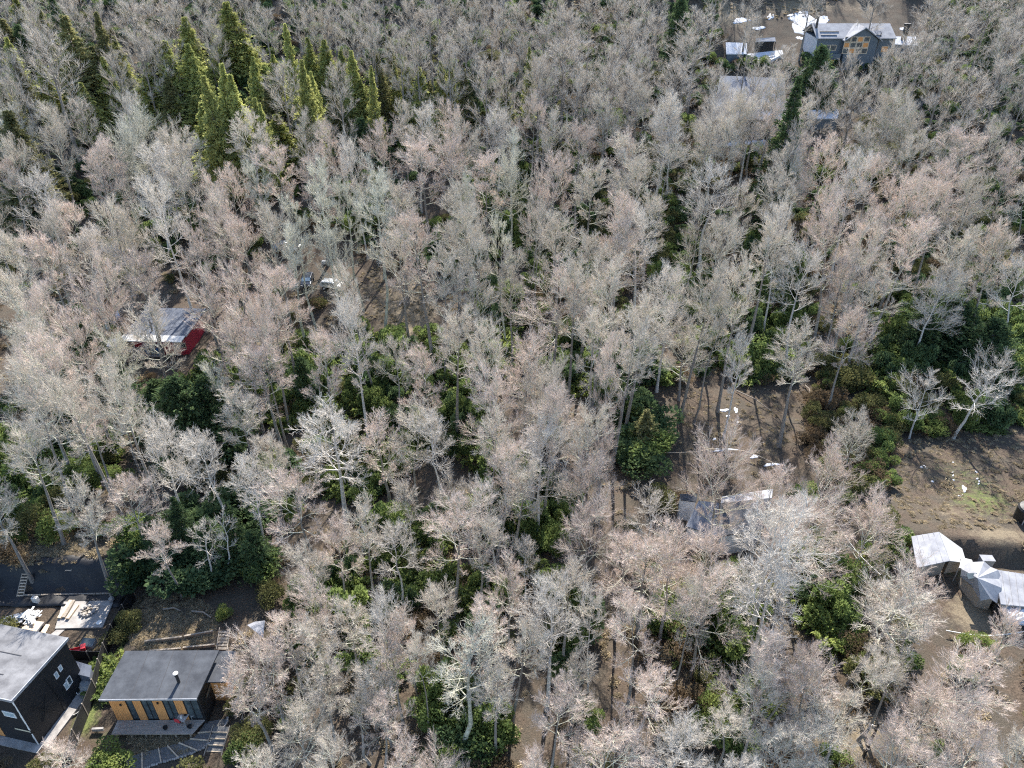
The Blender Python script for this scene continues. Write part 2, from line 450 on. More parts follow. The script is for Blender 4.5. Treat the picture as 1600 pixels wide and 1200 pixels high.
def bare_tree(seed, H=20.0, R=3.3, cb=.42, nl=22, tone='pink', dens=1.0, k3=8, k4=9, lean=.3, fork=False, limb=1.0):
    """leafless tree: returns trunk mesh and crown mesh"""
    r = np.random.default_rng(seed)
    # trunk as a chain of short curves
    npts = 7
    zs = np.linspace(0, H * .95, npts)
    off = np.cumsum(r.normal(0, lean * .35, (npts, 2)), 0); off -= off[0]
    pts = np.column_stack([off[:, 0], off[:, 1], zs])
    r0 = H * .0135 * limb
    tr = MB()
    fine = [];
    for i in range(npts - 1):
        for q in (0, .5): fine.append(pts[i] * (1 - q) + pts[i + 1] * q)
    fine.append(pts[-1])
    nb = NB()
    base = []
    m = len(fine)
    prof = [r0 * (1.45 if i == 0 else 1.0) * (1 - .93 * (i / (m - 1)) ** 1.1) for i in range(m)]
    sides = 9; rings = []
    fine = np.array(fine)
    fine[0, 2] -= .6
    for i in range(m):
        th = np.arange(sides) * 2 * math.pi / sides
        rings.append(np.column_stack([fine[i, 0] + np.cos(th) * prof[i], fine[i, 1] + np.sin(th) * prof[i], np.full(sides, fine[i, 2])]))
    TV = np.concatenate(rings); TQ = []
    for i in range(m - 1):
        for k in range(sides):
            k2 = (k + 1) % sides; TQ.append([i * sides + k, i * sides + k2, (i + 1) * sides + k2, (i + 1) * sides + k])
    bark = {'pink': MT['bark'], 'grey': MT['bark'], 'moss': MT['bark_moss'], 'pale': MT['bark_pale'], 'dead': MT['bark_pale']}[tone]
    twig = {'pink': MT['twig_pink'], 'grey': MT['twig_grey'], 'moss': MT['twig_moss'], 'pale': MT['twig_pale'], 'dead': MT['twig_pale']}[tone]
    branch = MT['bark_moss'] if tone in ('pink', 'moss', 'grey') else MT['bark_pale']
    trunk = np_mesh('trunk', TV, quads=np.array(TQ), mats=(bark,)); trunk.shade_smooth()
    # limbs
    s = np.sort(cb + (0.97 - cb) * ((np.arange(nl) + r.random(nl)) / nl) ** .9)
    u = (s - cb) / (1 - cb)
    px = np.interp(s * H, zs, pts[:, 0]); py_ = np.interp(s * H, zs, pts[:, 1])
    P0 = np.column_stack([px, py_, s * H])
    az = np.arange(nl) * 2.399 + r.normal(0, .35, nl)
    inc = np.radians(86 - 62 * u + r.normal(0, 9, nl))       # angle from vertical
    ln = R * (0.62 + 0.75 * np.sin(math.pi * np.clip(u * .8 + .12, 0, 1))) * (.8 + .45 * r.random(nl))
    ph = r.random() * 6.28; ln = ln * (1 + .28 * np.sin(az + ph)) * np.where(r.random(nl) < .12, .45, 1.0)
    ln = np.clip(ln, R * .3, R * 1.5)
    d = np.column_stack([np.cos(az) * np.sin(inc), np.sin(az) * np.sin(inc), np.cos(inc)])
    e = d.copy(); e[:, 2] += .55; e = unit(e)
    C1 = np.stack([P0, P0 + d * (ln * .5)[:, None], P0 + d * (ln * .5)[:, None] + e * (ln * .6)[:, None]])
    R1 = np.interp(s * H, fine[:, 2], prof) * .55 * (.8 + .4 * r.random(nl))
    # leading shoots
    nbm = NB()
    V_, Q_ = tubes(C1, R1, R1 * .3, 5, 5); nbm.add(V_, Q_, m=0)
    C2, L2, R2, _ = spawn(C1, ln, R1, 9, .25, 1., 28, 60, .30, .70, .15, .35, r)
    R2 = np.maximum(R2 * .6, .030)
    V_, Q_ = tubes(C2, R2, R2 * .35, 3, 4); nbm.add(V_, Q_, m=0)
    C3, L3, R3, _ = spawn(C2, L2, R2, k3, .15, 1., 25, 55, .38, .62, .20, .30, r)
    L3 = np.clip(L3, .25, 1.8); R3 = np.maximum(R3 * .5, .013)
    V_, Q_ = tubes(C3, R3, R3 * .4, 2, 3); nbm.add(V_, Q_, m=1)
    C4, L4, R4, _ = spawn(C3, L3, R3, max(1, int(k4 * dens)), .12, 1., 18, 50, .45, .75, .16, .25, r)
    W = .0115 + .008 * r.random(len(L4))
    V_, Q_, T_ = spikes(C4, W, r); nbm.add(V_, Q_, T_, m=1)
    # twigs straight on the limbs
    C5, L5, R5, _ = spawn(C1, ln, R1, 14, .35, 1., 20, 60, .16, .22, .3, .3, r)
    V_, Q_, T_ = spikes(C5, np.full(len(L5), .018), r); nbm.add(V_, Q_, T_, m=1)
    AV = np.concatenate(nbm.V)
    H = float(np.percentile(AV[:, 2], 99.7)); R = float(np.percentile(np.hypot(AV[:, 0], AV[:, 1]), 93))
    crown = nbm.mesh('crown', (branch, twig))
    return trunk, crown, H, R

def conifer(seed, H=20.0, R=2.4, n=230, tone='needle_y', cb=.06, droop=.05, clump=1.0, power=1.0):
    r = np.random.default_rng(seed)
    t = MB(); t.tube([(0, 0, -.5), (0.05, 0, H * .5), (0, .05, H * .98)], H * .013, 8, H * .0015)
    trunk = t.mesh('trunk', MT['bark'], True)
    s = cb + (.985 - cb) * ((np.arange(n) + r.random(n)) / n) ** .85
    u = (s - cb) / (1 - cb)
    rad = R * (1 - u) ** power * (.55 + .75 * r.random(n)) * 1 + .15
    rad *= 1 + .18 * np.sin(s * 37 + seed) 
    az = np.arange(n) * 2.399 + r.normal(0, .3, n)
    inc = np.radians(88 - 42 * u + r.normal(0, 7, n))
    d = np.column_stack([np.cos(az) * np.sin(inc), np.sin(az) * np.sin(inc), np.cos(inc)])
    P0 = np.column_stack([np.zeros(n), np.zeros(n), s * H])
    e = d.copy(); e[:, 2] += -droop * 3 + .25 * r.random(n); e = unit(e)
    C = np.stack([P0, P0 + d * (rad * .5)[:, None], P0 + d * (rad * .5)[:, None] + e * (rad * .5)[:, None]])
    nb = NB()
    V_, Q_ = tubes(C, np.full(n, .035), np.full(n, .01), 2, 3); nb.add(V_, Q_, m=0)
    # side sprays along the branch, then needle tufts on every spray
    C2, L2, R2, _ = spawn(C, rad, np.full(n, .02), 7, .18, 1., 25, 60, .28, .5, -.02, .1, r)
    L2 = np.clip(L2, .2, 1.1)
    k = 8
    t2 = r.random((len(L2), k)).ravel(); ii = np.repeat(np.arange(len(L2)), k)
    P2 = C2[:, ii]; pos = bez(P2, t2); tg = dbez(P2, t2)
    dd = unit(tg + perp(tg, r) * .9 + np.array([0, 0, .15]))
    ln = (.28 + .30 * r.random(len(ii))) * clump * (1 - .55 * np.clip(pos[:, 2] / H, 0, 1) ** 2)
    w = ln * .20
    sd = perp(dd, r) * w[:, None]
    VV = np.stack([pos, pos + dd * (ln * .5)[:, None] + sd, pos + dd * ln[:, None], pos + dd * (ln * .5)[:, None] - sd], 1).reshape(-1, 3)
    QQ = (np.arange(len(ii)) * 4)[:, None] + np.array([[0, 1, 2, 3]])
    nb.add(VV, QQ, m=1)
    return trunk, nb.mesh('crown', (MT['bark'], MT[tone])), H, float(np.percentile(np.hypot(pos[:, 0], pos[:, 1]), 93))

def shrub(seed, R=1.0, H=1.6, n=1700, tone='leaf_mid', leaf=.16, lobes=7, frond=False):
    r = np.random.default_rng(seed)
    nb = NB()
    if frond:
        k = 46
        az = r.random(k) * 2 * math.pi; inc = np.radians(20 + 50 * r.random(k)); ln = R * (.9 + .7 * r.random(k))
        b0 = np.column_stack([r.normal(0, R * .3, k), r.normal(0, R * .3, k), np.zeros(k)])
        d = np.column_stack([np.cos(az) * np.sin(inc), np.sin(az) * np.sin(inc), np.cos(inc)]) 
        e = d.copy(); e[:, 2] -= .9; e = unit(e)
        z = (H / R) * .8
        d[:, 2] *= z
        C = np.stack([b0, b0 + d * (ln * .7)[:, None], b0 + d * (ln * .7)[:, None] + e * (ln * .6)[:, None]])
        V_, Q_ = tubes(C, np.full(k, .02), np.full(k, .006), 3, 3); nb.add(V_, Q_, m=0)
        m_ = n // k
        t = .2 + .8 * r.random((k, m_)).ravel(); ii = np.repeat(np.arange(k), m_)
        pos = bez(C[:, ii], t); tg = dbez(C[:, ii], t)
        dd = unit(perp(tg, r) * .9 + tg * .6)
        l = leaf * (1.5 - t * .7) * (.7 + .6 * r.random(len(t)))
    else:
        leaf *= .78; n = int(n * 1.35)
        cs = np.column_stack([r.normal(0, R * .42, lobes), r.normal(0, R * .42, lobes), H * (.35 + .45 * r.random(lobes))])
        rs = R * (.35 + .3 * r.random(lobes))
        C = np.stack([np.zeros((lobes, 3)) + [0, 0, -.2], cs * .5, cs]); C[1, :, 2] += .1
        V_, Q_ = tubes(C, np.full(lobes, .035), np.full(lobes, .012), 2, 4); nb.add(V_, Q_, m=0)
        ii = r.integers(0, lobes, n)
        dv = unit(r.normal(size=(n, 3))); rr = rs[ii] * (.55 + .5 * r.random(n) ** .6)
        pos = cs[ii] + dv * rr[:, None] * np.array([1, 1, .8])
        pos[:, 2] = np.maximum(pos[:, 2], .02)
        dd = unit(dv + r.normal(size=(n, 3)) * .6 + [0, 0, .3])
        l = leaf * (.6 + .8 * r.random(n))
    sd = perp(dd, r) * (l * .35)[:, None]
    VV = np.stack([pos, pos + dd * (l * .5)[:, None] + sd, pos + dd * l[:, None], pos + dd * (l * .5)[:, None] - sd], 1).reshape(-1, 3)
    nb.add(VV, (np.arange(len(l)) * 4)[:, None] + np.array([[0, 1, 2, 3]]), m=1)
    return nb.mesh('foliage', (MT['bark'], MT[tone]))

# ------------------------------------------------------------------ building materials
MT['black_wood'] = mat('black_stained_cladding', (.022, .022, .024), (.012, .012, .013), .6, 2, stretch=(1, 1, 14), bump=.4)
MT['black_plastic'] = mat('black_sheeting', (.016, .016, .018), (.008, .008, .009), .55, 3, bump=.6)
MT['grey_roof'] = mat('grey_roof_membrane', (.20, .20, .205), (.095, .095, .10), .9, .8, detail=8, bump=.1)
MT['dark_roof'] = mat('dark_roof_membrane', (.070, .077, .088), (.030, .034, .042), .85, .8, detail=8, bump=.15)
MT['seam'] = mat('roof_seam', (.05, .05, .055), None, .6)
MT['edge_metal'] = mat('pale_edge_flashing', (.55, .56, .58), None, .45, metallic=.5)
MT['orange'] = mat('orange_larch_boards', (.72, .34, .12), (.50, .21, .065), .6, 2.2, stretch=(9, 9, .6))
MT['deck'] = mat('weathered_deck_boards', (.42, .37, .32), (.26, .23, .20), .85, 3, stretch=(.6, 6, 6), bump=.3)
MT['timber'] = mat('weathered_timber', (.36, .31, .25), (.18, .15, .12), .85, 4, stretch=(1, 6, 6), bump=.3)
MT['fresh_wood'] = mat('pale_fresh_timber', (.62, .50, .36), (.45, .35, .25), .8, 3)
MT['glass'] = mat('dark_glass', (.10, .125, .13), (.03, .04, .045), .12, .8, spec=.6)
MT['pale_glass'] = mat('painted_reflection_glass', (.42, .50, .52), (.30, .38, .42), .15, 1, spec=.6)  # bright reflection put into the pane colour as a pale tone
MT['cream'] = mat('cream_curtain_reflection', (.62, .56, .42), (.5, .45, .33), .7, 1)  # curtain and light reflection painted together as one cream pane colour
MT['white_paint'] = mat('white_paint', (.78, .77, .74), (.62, .61, .58), .6, 1.5)
MT['concrete'] = mat('grey_concrete', (.36, .34, .32), (.24, .225, .21), .9, 1.5, detail=8, bump=.2)
MT['gravel'] = mat('dark_gravel', (.17, .17, .165), (.09, .09, .088), .95, 9, bump=.6)
MT['steel'] = mat('dark_pipe_steel', (.06, .06, .065), None, .4, metallic=.6)
MT['bright_steel'] = mat('galvanised_steel', (.6, .6, .6), (.45, .45, .46), .4, metallic=.6)
MT['white_metal'] = mat('pale_metal_sheet', (.33, .335, .35), (.21, .215, .235), .85, .7, detail=8, spec=.08)
MT['pale_metal_roof'] = mat('blue_grey_metal_roof', (.15, .165, .195), (.10, .112, .14), .9, .5, detail=8, spec=.05)
MT['snow'] = mat('old_snow', (.54, .56, .60), (.42, .44, .48), .7, 2.5, bump=.5)
MT['red'] = mat('red_painted_boards', (.42, .035, .055), (.30, .02, .04), .6, 2, stretch=(8, 8, .5))
MT['slate_wall'] = mat('blue_grey_boards', (.115, .14, .165), (.08, .10, .12), .65, 2, stretch=(8, 8, .6))
MT['white_wall'] = mat('off_white_wall', (.70, .70, .71), (.58, .58, .60), .8, 1.2)
MT['shingle'] = mat('dark_shingles', (.10, .105, .115), (.055, .058, .065), .85, 6, bump=.5)
MT['blue'] = mat('blue_tarpaulin', (.07, .27, .55), (.04, .17, .40), .5, 1.5)
MT['red_plastic'] = mat('red_plastic', (.58, .05, .06), None, .4)
MT['rubber'] = mat('black_rubber', (.02, .02, .02), None, .7)
MT['silver_paint'] = mat('silver_car_paint', (.55, .57, .58), (.5, .52, .53), .3, 1, metallic=.5)
MT['dark_paint'] = mat('dark_car_paint', (.04, .05, .07), None, .25, metallic=.3)
MT['cream_canvas'] = mat('greyed_canvas', (.42, .42, .41), (.32, .32, .31), .75, 1.2, detail=6)
MT['rope'] = mat('white_hose', (.75, .74, .70), None, .6)
MT['plywood'] = mat('bleached_plywood', (.60, .50, .39), (.42, .34, .26), .8, 2.5)

def vx(px, py, h):
    """point h above the terrain that shows at that spot"""
    p, _ = ground(px, py, h)
    return Vector((p.x, p.y, p.z + h))
def tz(x, y): return float(ter(x, y))

class Thing:
    def __init__(s, name, label, cat, origin, rz=0.0, group=None):
        s.o = Vector(origin); s.rz = rz
        s.e = thing(name, label, cat, tuple(s.o), rz, group)
        s.M = Matrix.Translation(s.o) @ Matrix.Rotation(rz, 4, 'Z'); s.I = s.M.inverted()
    def loc(s, p): return s.I @ Vector(p)
    def hit(s, px, py, axis, val):
        """where the ray through that spot meets the local plane axis = val"""
        a = s.I @ Vector((0, 0, CAM_Z)); d = s.I.to_3x3() @ Vector(ray(px, py))
        t = (val - a[axis]) / d[axis]; return a + d * t
    def part(s, name, mb, m, parent=None, world=False, **k):
        if world: mb.v = [tuple(s.I @ Vector(p)) for p in mb.v]
        return mb.obj(name, m, parent or s.e, **k)

def single_mesh(name, mb, m, label, cat, group=None, kind=None, origin=None, **k):
    o = Vector(origin) if origin else Vector((sum(p[0] for p in mb.v), sum(p[1] for p in mb.v), 0)) / len(mb.v)
    if not origin: o.z = min(p[2] for p in mb.v)
    mb.v = [(p[0] - o.x, p[1] - o.y, p[2] - o.z) for p in mb.v]
    ob = mb.obj(name, m, **k); ob.location = o
    return tag(ob, label, cat, group, kind)

def window(T, wall, a, b, z0, z1, y, pane='glass', frame='steel', fw=.06, mull=0, parent=None):
    """window in the local wall plane: wall 'f' (faces -y, spans x a..b) or 'r' (faces +x, spans y a..b) or 'l' (faces -x)"""
    f = MB(); g = MB()
    def bx(m, p, q, u, v, d0, d1):
        if wall == 'f': m.box(p, q, y - d1, y - d0, u, v)
        elif wall == 'r': m.box(y + d0, y + d1, p, q, u, v)
        else: m.box(y - d1, y - d0, p, q, u, v)
    bx(f, a, b, z0, z0 + fw, -.02, .05); bx(f, a, b, z1 - fw, z1, -.02, .05)
    bx(f, a, a + fw, z0 + fw, z1 - fw, -.02, .05); bx(f, b - fw, b, z0 + fw, z1 - fw, -.02, .05)
    for i in range(mull):
        c_ = a + (b - a) * (i + 1) / (mull + 1); bx(f, c_ - fw / 2, c_ + fw / 2, z0 + fw, z1 - fw, -.02, .045)
    fo = T.part('window', f, MT[frame], parent)
    bx(g, a + fw, b - fw, z0 + fw, z1 - fw, -.01, .012)
    po = g.obj('pane', MT[pane], fo)
    return fo

# ------------------------------------------------------------------ black two-storey house (lower left)
T = Thing('black_house', 'black two-storey house with pale grey flat roof and white corner strip', 'house', (-38.7, 35.6, tz(-38.7, 35.6)), math.radians(-12))
T.part('wall', MB().hexa([(-9, 0, -.5), (0, 0, -.5), (0, 5.9, -.5), (-9, 5.9, -.5), (-9, 0, 6.13), (0, 0, 6.13), (0, 5.9, 5.74), (-9, 5.9, 5.74)]), MT['black_wood'])
r_ = MB().hexa([(-9.3, -.18, 6.16), (.18, -.18, 6.16), (.18, 6.1, 5.75), (-9.3, 6.1, 5.75), (-9.3, -.18, 6.40), (.18, -.18, 6.40), (.18, 6.1, 5.99), (-9.3, 6.1, 5.99)])
ro = T.part('roof', r_, MT['grey_roof'])
for yy_ in (1.7, 3.6):
    z_ = 6.40 - .065 * (yy_ + .18)
    MB().box(-8.8, -2.2, yy_, yy_ + .07, z_ - .02, z_ + .025).obj('seam', MT['seam'], ro)
MB().box(-9.3, .20, -.22, -.16, 6.14, 6.43).obj('edge_strip', MT['edge_metal'], ro)
MB().hexa([(.17, -.2, 6.14), (.23, -.2, 6.14), (.23, 6.1, 5.74), (.17, 6.1, 5.74), (.17, -.2, 6.42), (.23, -.2, 6.42), (.23, 6.1, 6.01), (.17, 6.1, 6.01)]).obj('edge_strip', MT['edge_metal'], ro)
mb = MB(); z_ = 0
while z_ < 6.0:
    w_ = rnd.uniform(.06, .15); mb.box(-w_, .025, -.03, .0 - .001, z_, z_ + .4); z_ += .42
T.part('corner_strip', mb, MT['white_paint'])
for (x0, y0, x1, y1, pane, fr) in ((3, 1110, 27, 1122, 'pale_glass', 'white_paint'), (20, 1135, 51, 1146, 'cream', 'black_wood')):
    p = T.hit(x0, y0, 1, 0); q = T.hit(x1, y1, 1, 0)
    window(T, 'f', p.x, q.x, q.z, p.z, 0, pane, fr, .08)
p = T.hit(0, 1130, 1, 0); q = T.hit(9, 1150, 1, 0)
T.part('orange_panel', MB().box(p.x - 1.2, q.x, -.03, -.001, q.z, p.z), MT['orange'])
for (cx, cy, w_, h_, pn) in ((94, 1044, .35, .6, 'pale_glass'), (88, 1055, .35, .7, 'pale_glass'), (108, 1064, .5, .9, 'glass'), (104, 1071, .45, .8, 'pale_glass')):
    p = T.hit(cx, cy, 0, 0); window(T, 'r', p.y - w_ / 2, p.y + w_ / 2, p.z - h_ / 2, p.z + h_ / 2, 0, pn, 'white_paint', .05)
p = T.hit(88, 1095, 0, 0)
T.part('door', MB().box(.001, .05, 3.1, 4.0, .1, 2.2), MT['steel'])
T.part('foundation_ledge', MB().box(-9, .4, -.7, -.001, -.5, .12), MT['concrete'])
T.part('side_ledge', MB().box(.001, .9, 0, 6.2, -.5, .10), MT['concrete'])
mb = MB()
for a_, b_ in (((.06, .9, 3.9), (.06, 2.6, .6)), ((.06, 1.2, 1.4), (.06, 2.3, 3.4)), ((.06, 2.9, 4.8), (.06, 3.4, .2))): mb.beam(a_, b_, .05)
T.part('wall_brace', mb, MT['steel'])

# ------------------------------------------------------------------ orange-clad house
Bo = at_z(183.5, 1126.5, tz(-33, 37.5) + .75)
T = Thing('orange_clad_house', 'small dark house with orange timber front, dark sloping roof and wooden deck', 'house', (Bo.x, Bo.y, tz(Bo.x, Bo.y)), math.radians(.5))
Wd, Dp, Hf, Fz = 7.3, 4.1, 3.35, .75
T.part('wall', MB().box(0, .12, .14, Dp, -.5, Fz + Hf).box(Wd - .12, Wd, .14, Dp, -.5, Fz + Hf).box(.12, Wd - .12, Dp - .12, Dp, -.5, Fz + Hf)
       .box(.12, Wd - .12, .14, .24, -.5, Fz + Hf - .02), MT['black_wood'])
r_ = MB().hexa([(-.35, -.35, Fz + Hf), (Wd + .2, -.35, Fz + Hf), (Wd + .75, Dp - .1, Fz + Hf + .35), (.1, Dp - .1, Fz + Hf + .35),
                (-.35, -.35, Fz + Hf + .16), (Wd + .2, -.35, Fz + Hf + .16), (Wd + .75, Dp - .1, Fz + Hf + .51), (.1, Dp - .1, Fz + Hf + .51)])
ro = T.part('roof', r_, MT['dark_roof'])
MB().box(-.37, Wd + .22, -.39, -.352, Fz + Hf - .02, Fz + Hf + .19).obj('edge_strip', MT['edge_metal'], ro)
for xx_ in (2.1, 4.2, 6.2):
    MB().hexa([(xx_, -.34, Fz + Hf + .158), (xx_ + .04, -.34, Fz + Hf + .158), (xx_ + .04, Dp - .12, Fz + Hf + .507), (xx_, Dp - .12, Fz + Hf + .507),
               (xx_, -.34, Fz + Hf + .172), (xx_ + .04, -.34, Fz + Hf + .172), (xx_ + .04, Dp - .12, Fz + Hf + .522), (xx_, Dp - .12, Fz + Hf + .522)]).obj('seam', MT['seam'], ro)
MB().lathe([(.13, 0), (.13, 1.0), (.17, 1.0), (.17, 1.08), (.08, 1.1), (.08, 1.2), (.20, 1.2), (.20, 1.26)], (5.6, 1.1, Fz + Hf + .2)).obj('chimney_pipe', MT['steel'], ro, smooth=False)
MB().lathe([(.21, 0), (.06, .07)], (5.6, 1.1, Fz + Hf + 1.46)).obj('chimney_cap', MT['white_paint'], ro)
zc = Fz + Hf * .80
def clad(a, b, z0, z1):
    n_ = max(1, round((b - a) * Wd / .145)); w_ = (b - a) * Wd / n_
    for i in range(n_):
        mb = MB().box(a * Wd + i * w_ + .004, a * Wd + (i + 1) * w_ - .004, .06 + .004 * (i % 2), .139, z0 + .002 * (i % 3), z1)
        T.part('cladding_board', mb, MT['orange'])
for a, b in ((.0, .18), (.26, .35), (.48, .59), (.72, .82)): clad(a, b, Fz + .02, zc - .02)
for a, b in ((.0, .16), (.35, .5), (.6, .67), (.75, .92)): clad(a, b, zc, Fz + Hf - .02)
for a, b, mu in ((.18, .26, 0), (.35, .48, 1), (.59, .72, 1), (.82, .985, 1)): window(T, 'f', a * Wd, b * Wd, Fz + .05, zc - .03, .13, 'glass', 'steel', .06, mu)
for a, b in ((.16, .35), (.5, .6), (.67, .75), (.92, .99)): window(T, 'f', a * Wd, b * Wd, zc, Fz + Hf - .03, .13, 'glass', 'steel', .05)
for xx_, zz_ in ((.12, 2.6), (.54, 2.8)): T.part('wall_lamp', MB().box(xx_ * Wd - .06, xx_ * Wd + .06, -.04, .058, Fz + zz_ - .5, Fz + zz_ - .28), MT['steel'])
window(T, 'r', 1.0, 2.6, Fz + 1.1, Fz + 1.7, Wd, 'glass', 'steel', .05)
# deck
dk0 = T.hit(193, 1147.5, 2, Fz); dk1 = T.hit(299, 1148, 2, Fz); dk2 = T.hit(319, 1124, 2, Fz)
nb_ = 14
for i in range(nb_):
    ya, yb = dk0.y * (i + 1) / nb_, dk0.y * i / nb_
    f1 = (i + 1) / nb_
    xr = dk2.x + .1 + (dk1.x - dk2.x) * f1
    T.part('deck_board', MB().box(.0, xr, ya + .008, yb - .004 + (.05 if i == 0 else 0), Fz - .05, Fz + .002 * (i % 3)), MT['deck'])
T.part('deck_joist', MB().box(.05, dk1.x - .05, dk0.y + .06, dk0.y + .14, Fz - .22, Fz - .052).box(.05, dk1.x, -.3, -.2, Fz - .22, Fz - .052), MT['timber'])
for i in range(6):
    xx_ = .3 + i * (dk1.x - .5) / 5
    T.part('deck_post', MB().box(xx_ - .06, xx_ + .06, dk0.y + .06, dk0.y + .18, -.7, Fz - .222), MT['timber'])
# side wing with lower roof
T.part('side_wing', MB().box(Wd + .02, Wd + 1.3, 2.4, Dp - .1, -.5, Fz + 2.9), MT['orange'])
T.part('side_roof', MB().hexa([(Wd + .02, 1.5, Fz + 2.92), (Wd + 1.9, 1.5, Fz + 2.92), (Wd + 1.9, Dp + .3, Fz + 3.1), (Wd + .02, Dp + .3, Fz + 3.1),
                               (Wd + .02, 1.5, Fz + 3.05), (Wd + 1.9, 1.5, Fz + 3.05), (Wd + 1.9, Dp + .3, Fz + 3.22), (Wd + .02, Dp + .3, Fz + 3.22)]), MT['dark_roof'])
HB = T
# entry steps beside the deck
S2 = Thing('deck_steps', 'wooden entry steps with pale edges beside the deck', 'steps', tuple(T.M @ Vector((Wd + .8, -.6, -.1))), math.radians(-3))
for i in range(5):
    S2.part('step', MB().box(0, 1.25, -.25 - .48 * i, .21 - .48 * i, .3 - .14 * i - .25, .62 - .14 * i), MT['gravel'])
    S2.part('step_edge', MB().box(0, 1.25, -.31 - .48 * i, -.252 - .48 * i, .3 - .14 * i - .22, .635 - .14 * i), MT['fresh_wood'])
S2.part('stringer', MB().beam((-.08, .3, .62), (-.08, -2.4, -.05), .07, .3), MT['timber'])
S2.part('stringer', MB().beam((1.33, .3, .62), (1.33, -2.4, -.05), .07, .3), MT['timber'])
# table, chairs and pots on the deck
def chair(label, px, py, seatm, rz, base=None):
    p = HB.hit(px, py, 2, Fz + .01); w = HB.M @ p
    t = Thing('deck_chair', label, 'chair', tuple(w), rz)
    t.part('seat', MB().box(-.24, .24, -.24, .24, .42, .46), MT[seatm])
    t.part('backrest', MB().box(-.24, .24, .22, .26, .48, .92), MT[seatm])
    for a in (-.21, .21):
        for b in (-.21, .21): t.part('leg', MB().box(a - .02, a + .02, b - .02, b + .02, 0, .419), MT['bright_steel'])
    return t
chair('pale framed chair left of the deck table', 279, 1119, 'cream_canvas', .3)
chair('red chair in front of the deck table', 282, 1130, 'red_plastic', 2.9)
chair('pale chair against the window beyond the deck table', 303, 1120, 'cream_canvas', -.9)
chair('dark chair standing alone against the orange front', 231, 1119, 'rubber', .1)
p = HB.M @ HB.hit(293, 1121, 2, Fz + .01)
t = Thing('deck_table', 'pale rectangular table with things on it on the deck', 'table', tuple(p), -.25)
t.part('tabletop', MB().box(-.4, .4, -.8, .8, .70, .74), MT['cream_canvas'])
for a in (-.35, .35):
    for b in (-.74, .74): t.part('leg', MB().box(a - .025, a + .025, b - .025, b + .025, 0, .699), MT['bright_steel'])
for i, (a, b, c, d, e_, m_) in enumerate(((-.1, .3, .25, .18, .12, 'blue'), (.1, -.2, .2, .3, .08, 'rubber'), (-.15, -.5, .16, .16, .2, 'white_paint'))):
    single_mesh('storage_box', MB().box(p.x + a - c / 2, p.x + a + c / 2, p.y + b - d / 2, p.y + b + d / 2, p.z + .742, p.z + .742 + e_), MT[m_],
                ['small blue box on the deck table', 'flat dark case on the deck table', 'small white box at the near end of the deck table'][i], 'box')
for px, py, l in ((259, 1139, 'dark round pot with twigs at the middle of the deck edge'), (297, 1137, 'dark round pot by the right corner of the deck')):
    q = HB.M @ HB.hit(px, py, 2, Fz + .01)
    single_mesh('plant_pot', MB().lathe([(.12, 0), (.2, .28), (.18, .28), (.15, .2)], tuple(q)), MT['rubber'], l, 'pot', origin=tuple(q))

# curved gravel path with timber edgings below the deck
outer = [(356, 1122), (352, 1133), (340, 1148), (318, 1168), (285, 1182), (245, 1193), (205, 1208)]
inner = [(322, 1128), (314, 1139), (303, 1152), (283, 1160), (262, 1166), (238, 1172), (190, 1186)]
def smooth_px(L, n=6):
    out = []
    for i in range(len(L) - 1):
        p0 = L[max(i - 1, 0)]; p1 = L[i]; p2 = L[i + 1]; p3 = L[min(i + 2, len(L) - 1)]
        for k in range(n):
            t_ = k / n
            out.append(tuple(.5 * ((2 * p1[j]) + (-p0[j] + p2[j]) * t_ + (2 * p0[j] - 5 * p1[j] + 4 * p2[j] - p3[j]) * t_ ** 2 + (-p0[j] + 3 * p1[j] - 3 * p2[j] + p3[j]) * t_ ** 3) for j in (0, 1)))
    out.append(L[-1]); return out
oo = [vx(a, b, .14) for a, b in smooth_px(outer)]; ii_ = [vx(a, b, .14) for a, b in smooth_px(inner)]
mb = MB()
for a in range(len(oo) - 1):
    mb.slab([ii_[a], oo[a], oo[a + 1], ii_[a + 1]], .4)
ob = mb.obj('gravel_path', MT['gravel']); tag(ob, kind='structure')
t = Thing('path_edging', 'pale timber edgings crossing the curved gravel path', 'edging', tuple(oo[-1]))
for k in (9, 14, 19, 24, 28, 32, 35):
    a, b = ii_[min(k, len(ii_) - 1)], oo[min(k + 1, len(oo) - 1)]
    t.part('crosspiece', MB().beam(a + Vector((0, 0, .03)), b + Vector((0, 0, .03)), .09, .14), MT['fresh_wood'], world=True)
st = MB()
for k in range(0, len(oo) - 1):
    for q in (0.0, .5):
        c_ = oo[k].lerp(oo[k + 1], q) + Vector((rnd.uniform(-.04, .04), rnd.uniform(-.04, .04), -.02)); s_ = rnd.uniform(.07, .13)
        st.lathe([(s_ * .6, -.1), (s_, 0), (s_ * .8, s_ * .6), (s_ * .3, s_ * .85)], tuple(c_), 6)
tag(st.obj('path_border_stones', MT['concrete']), 'row of small pale stones along the outer edge of the path', 'stones', kind='stuff')

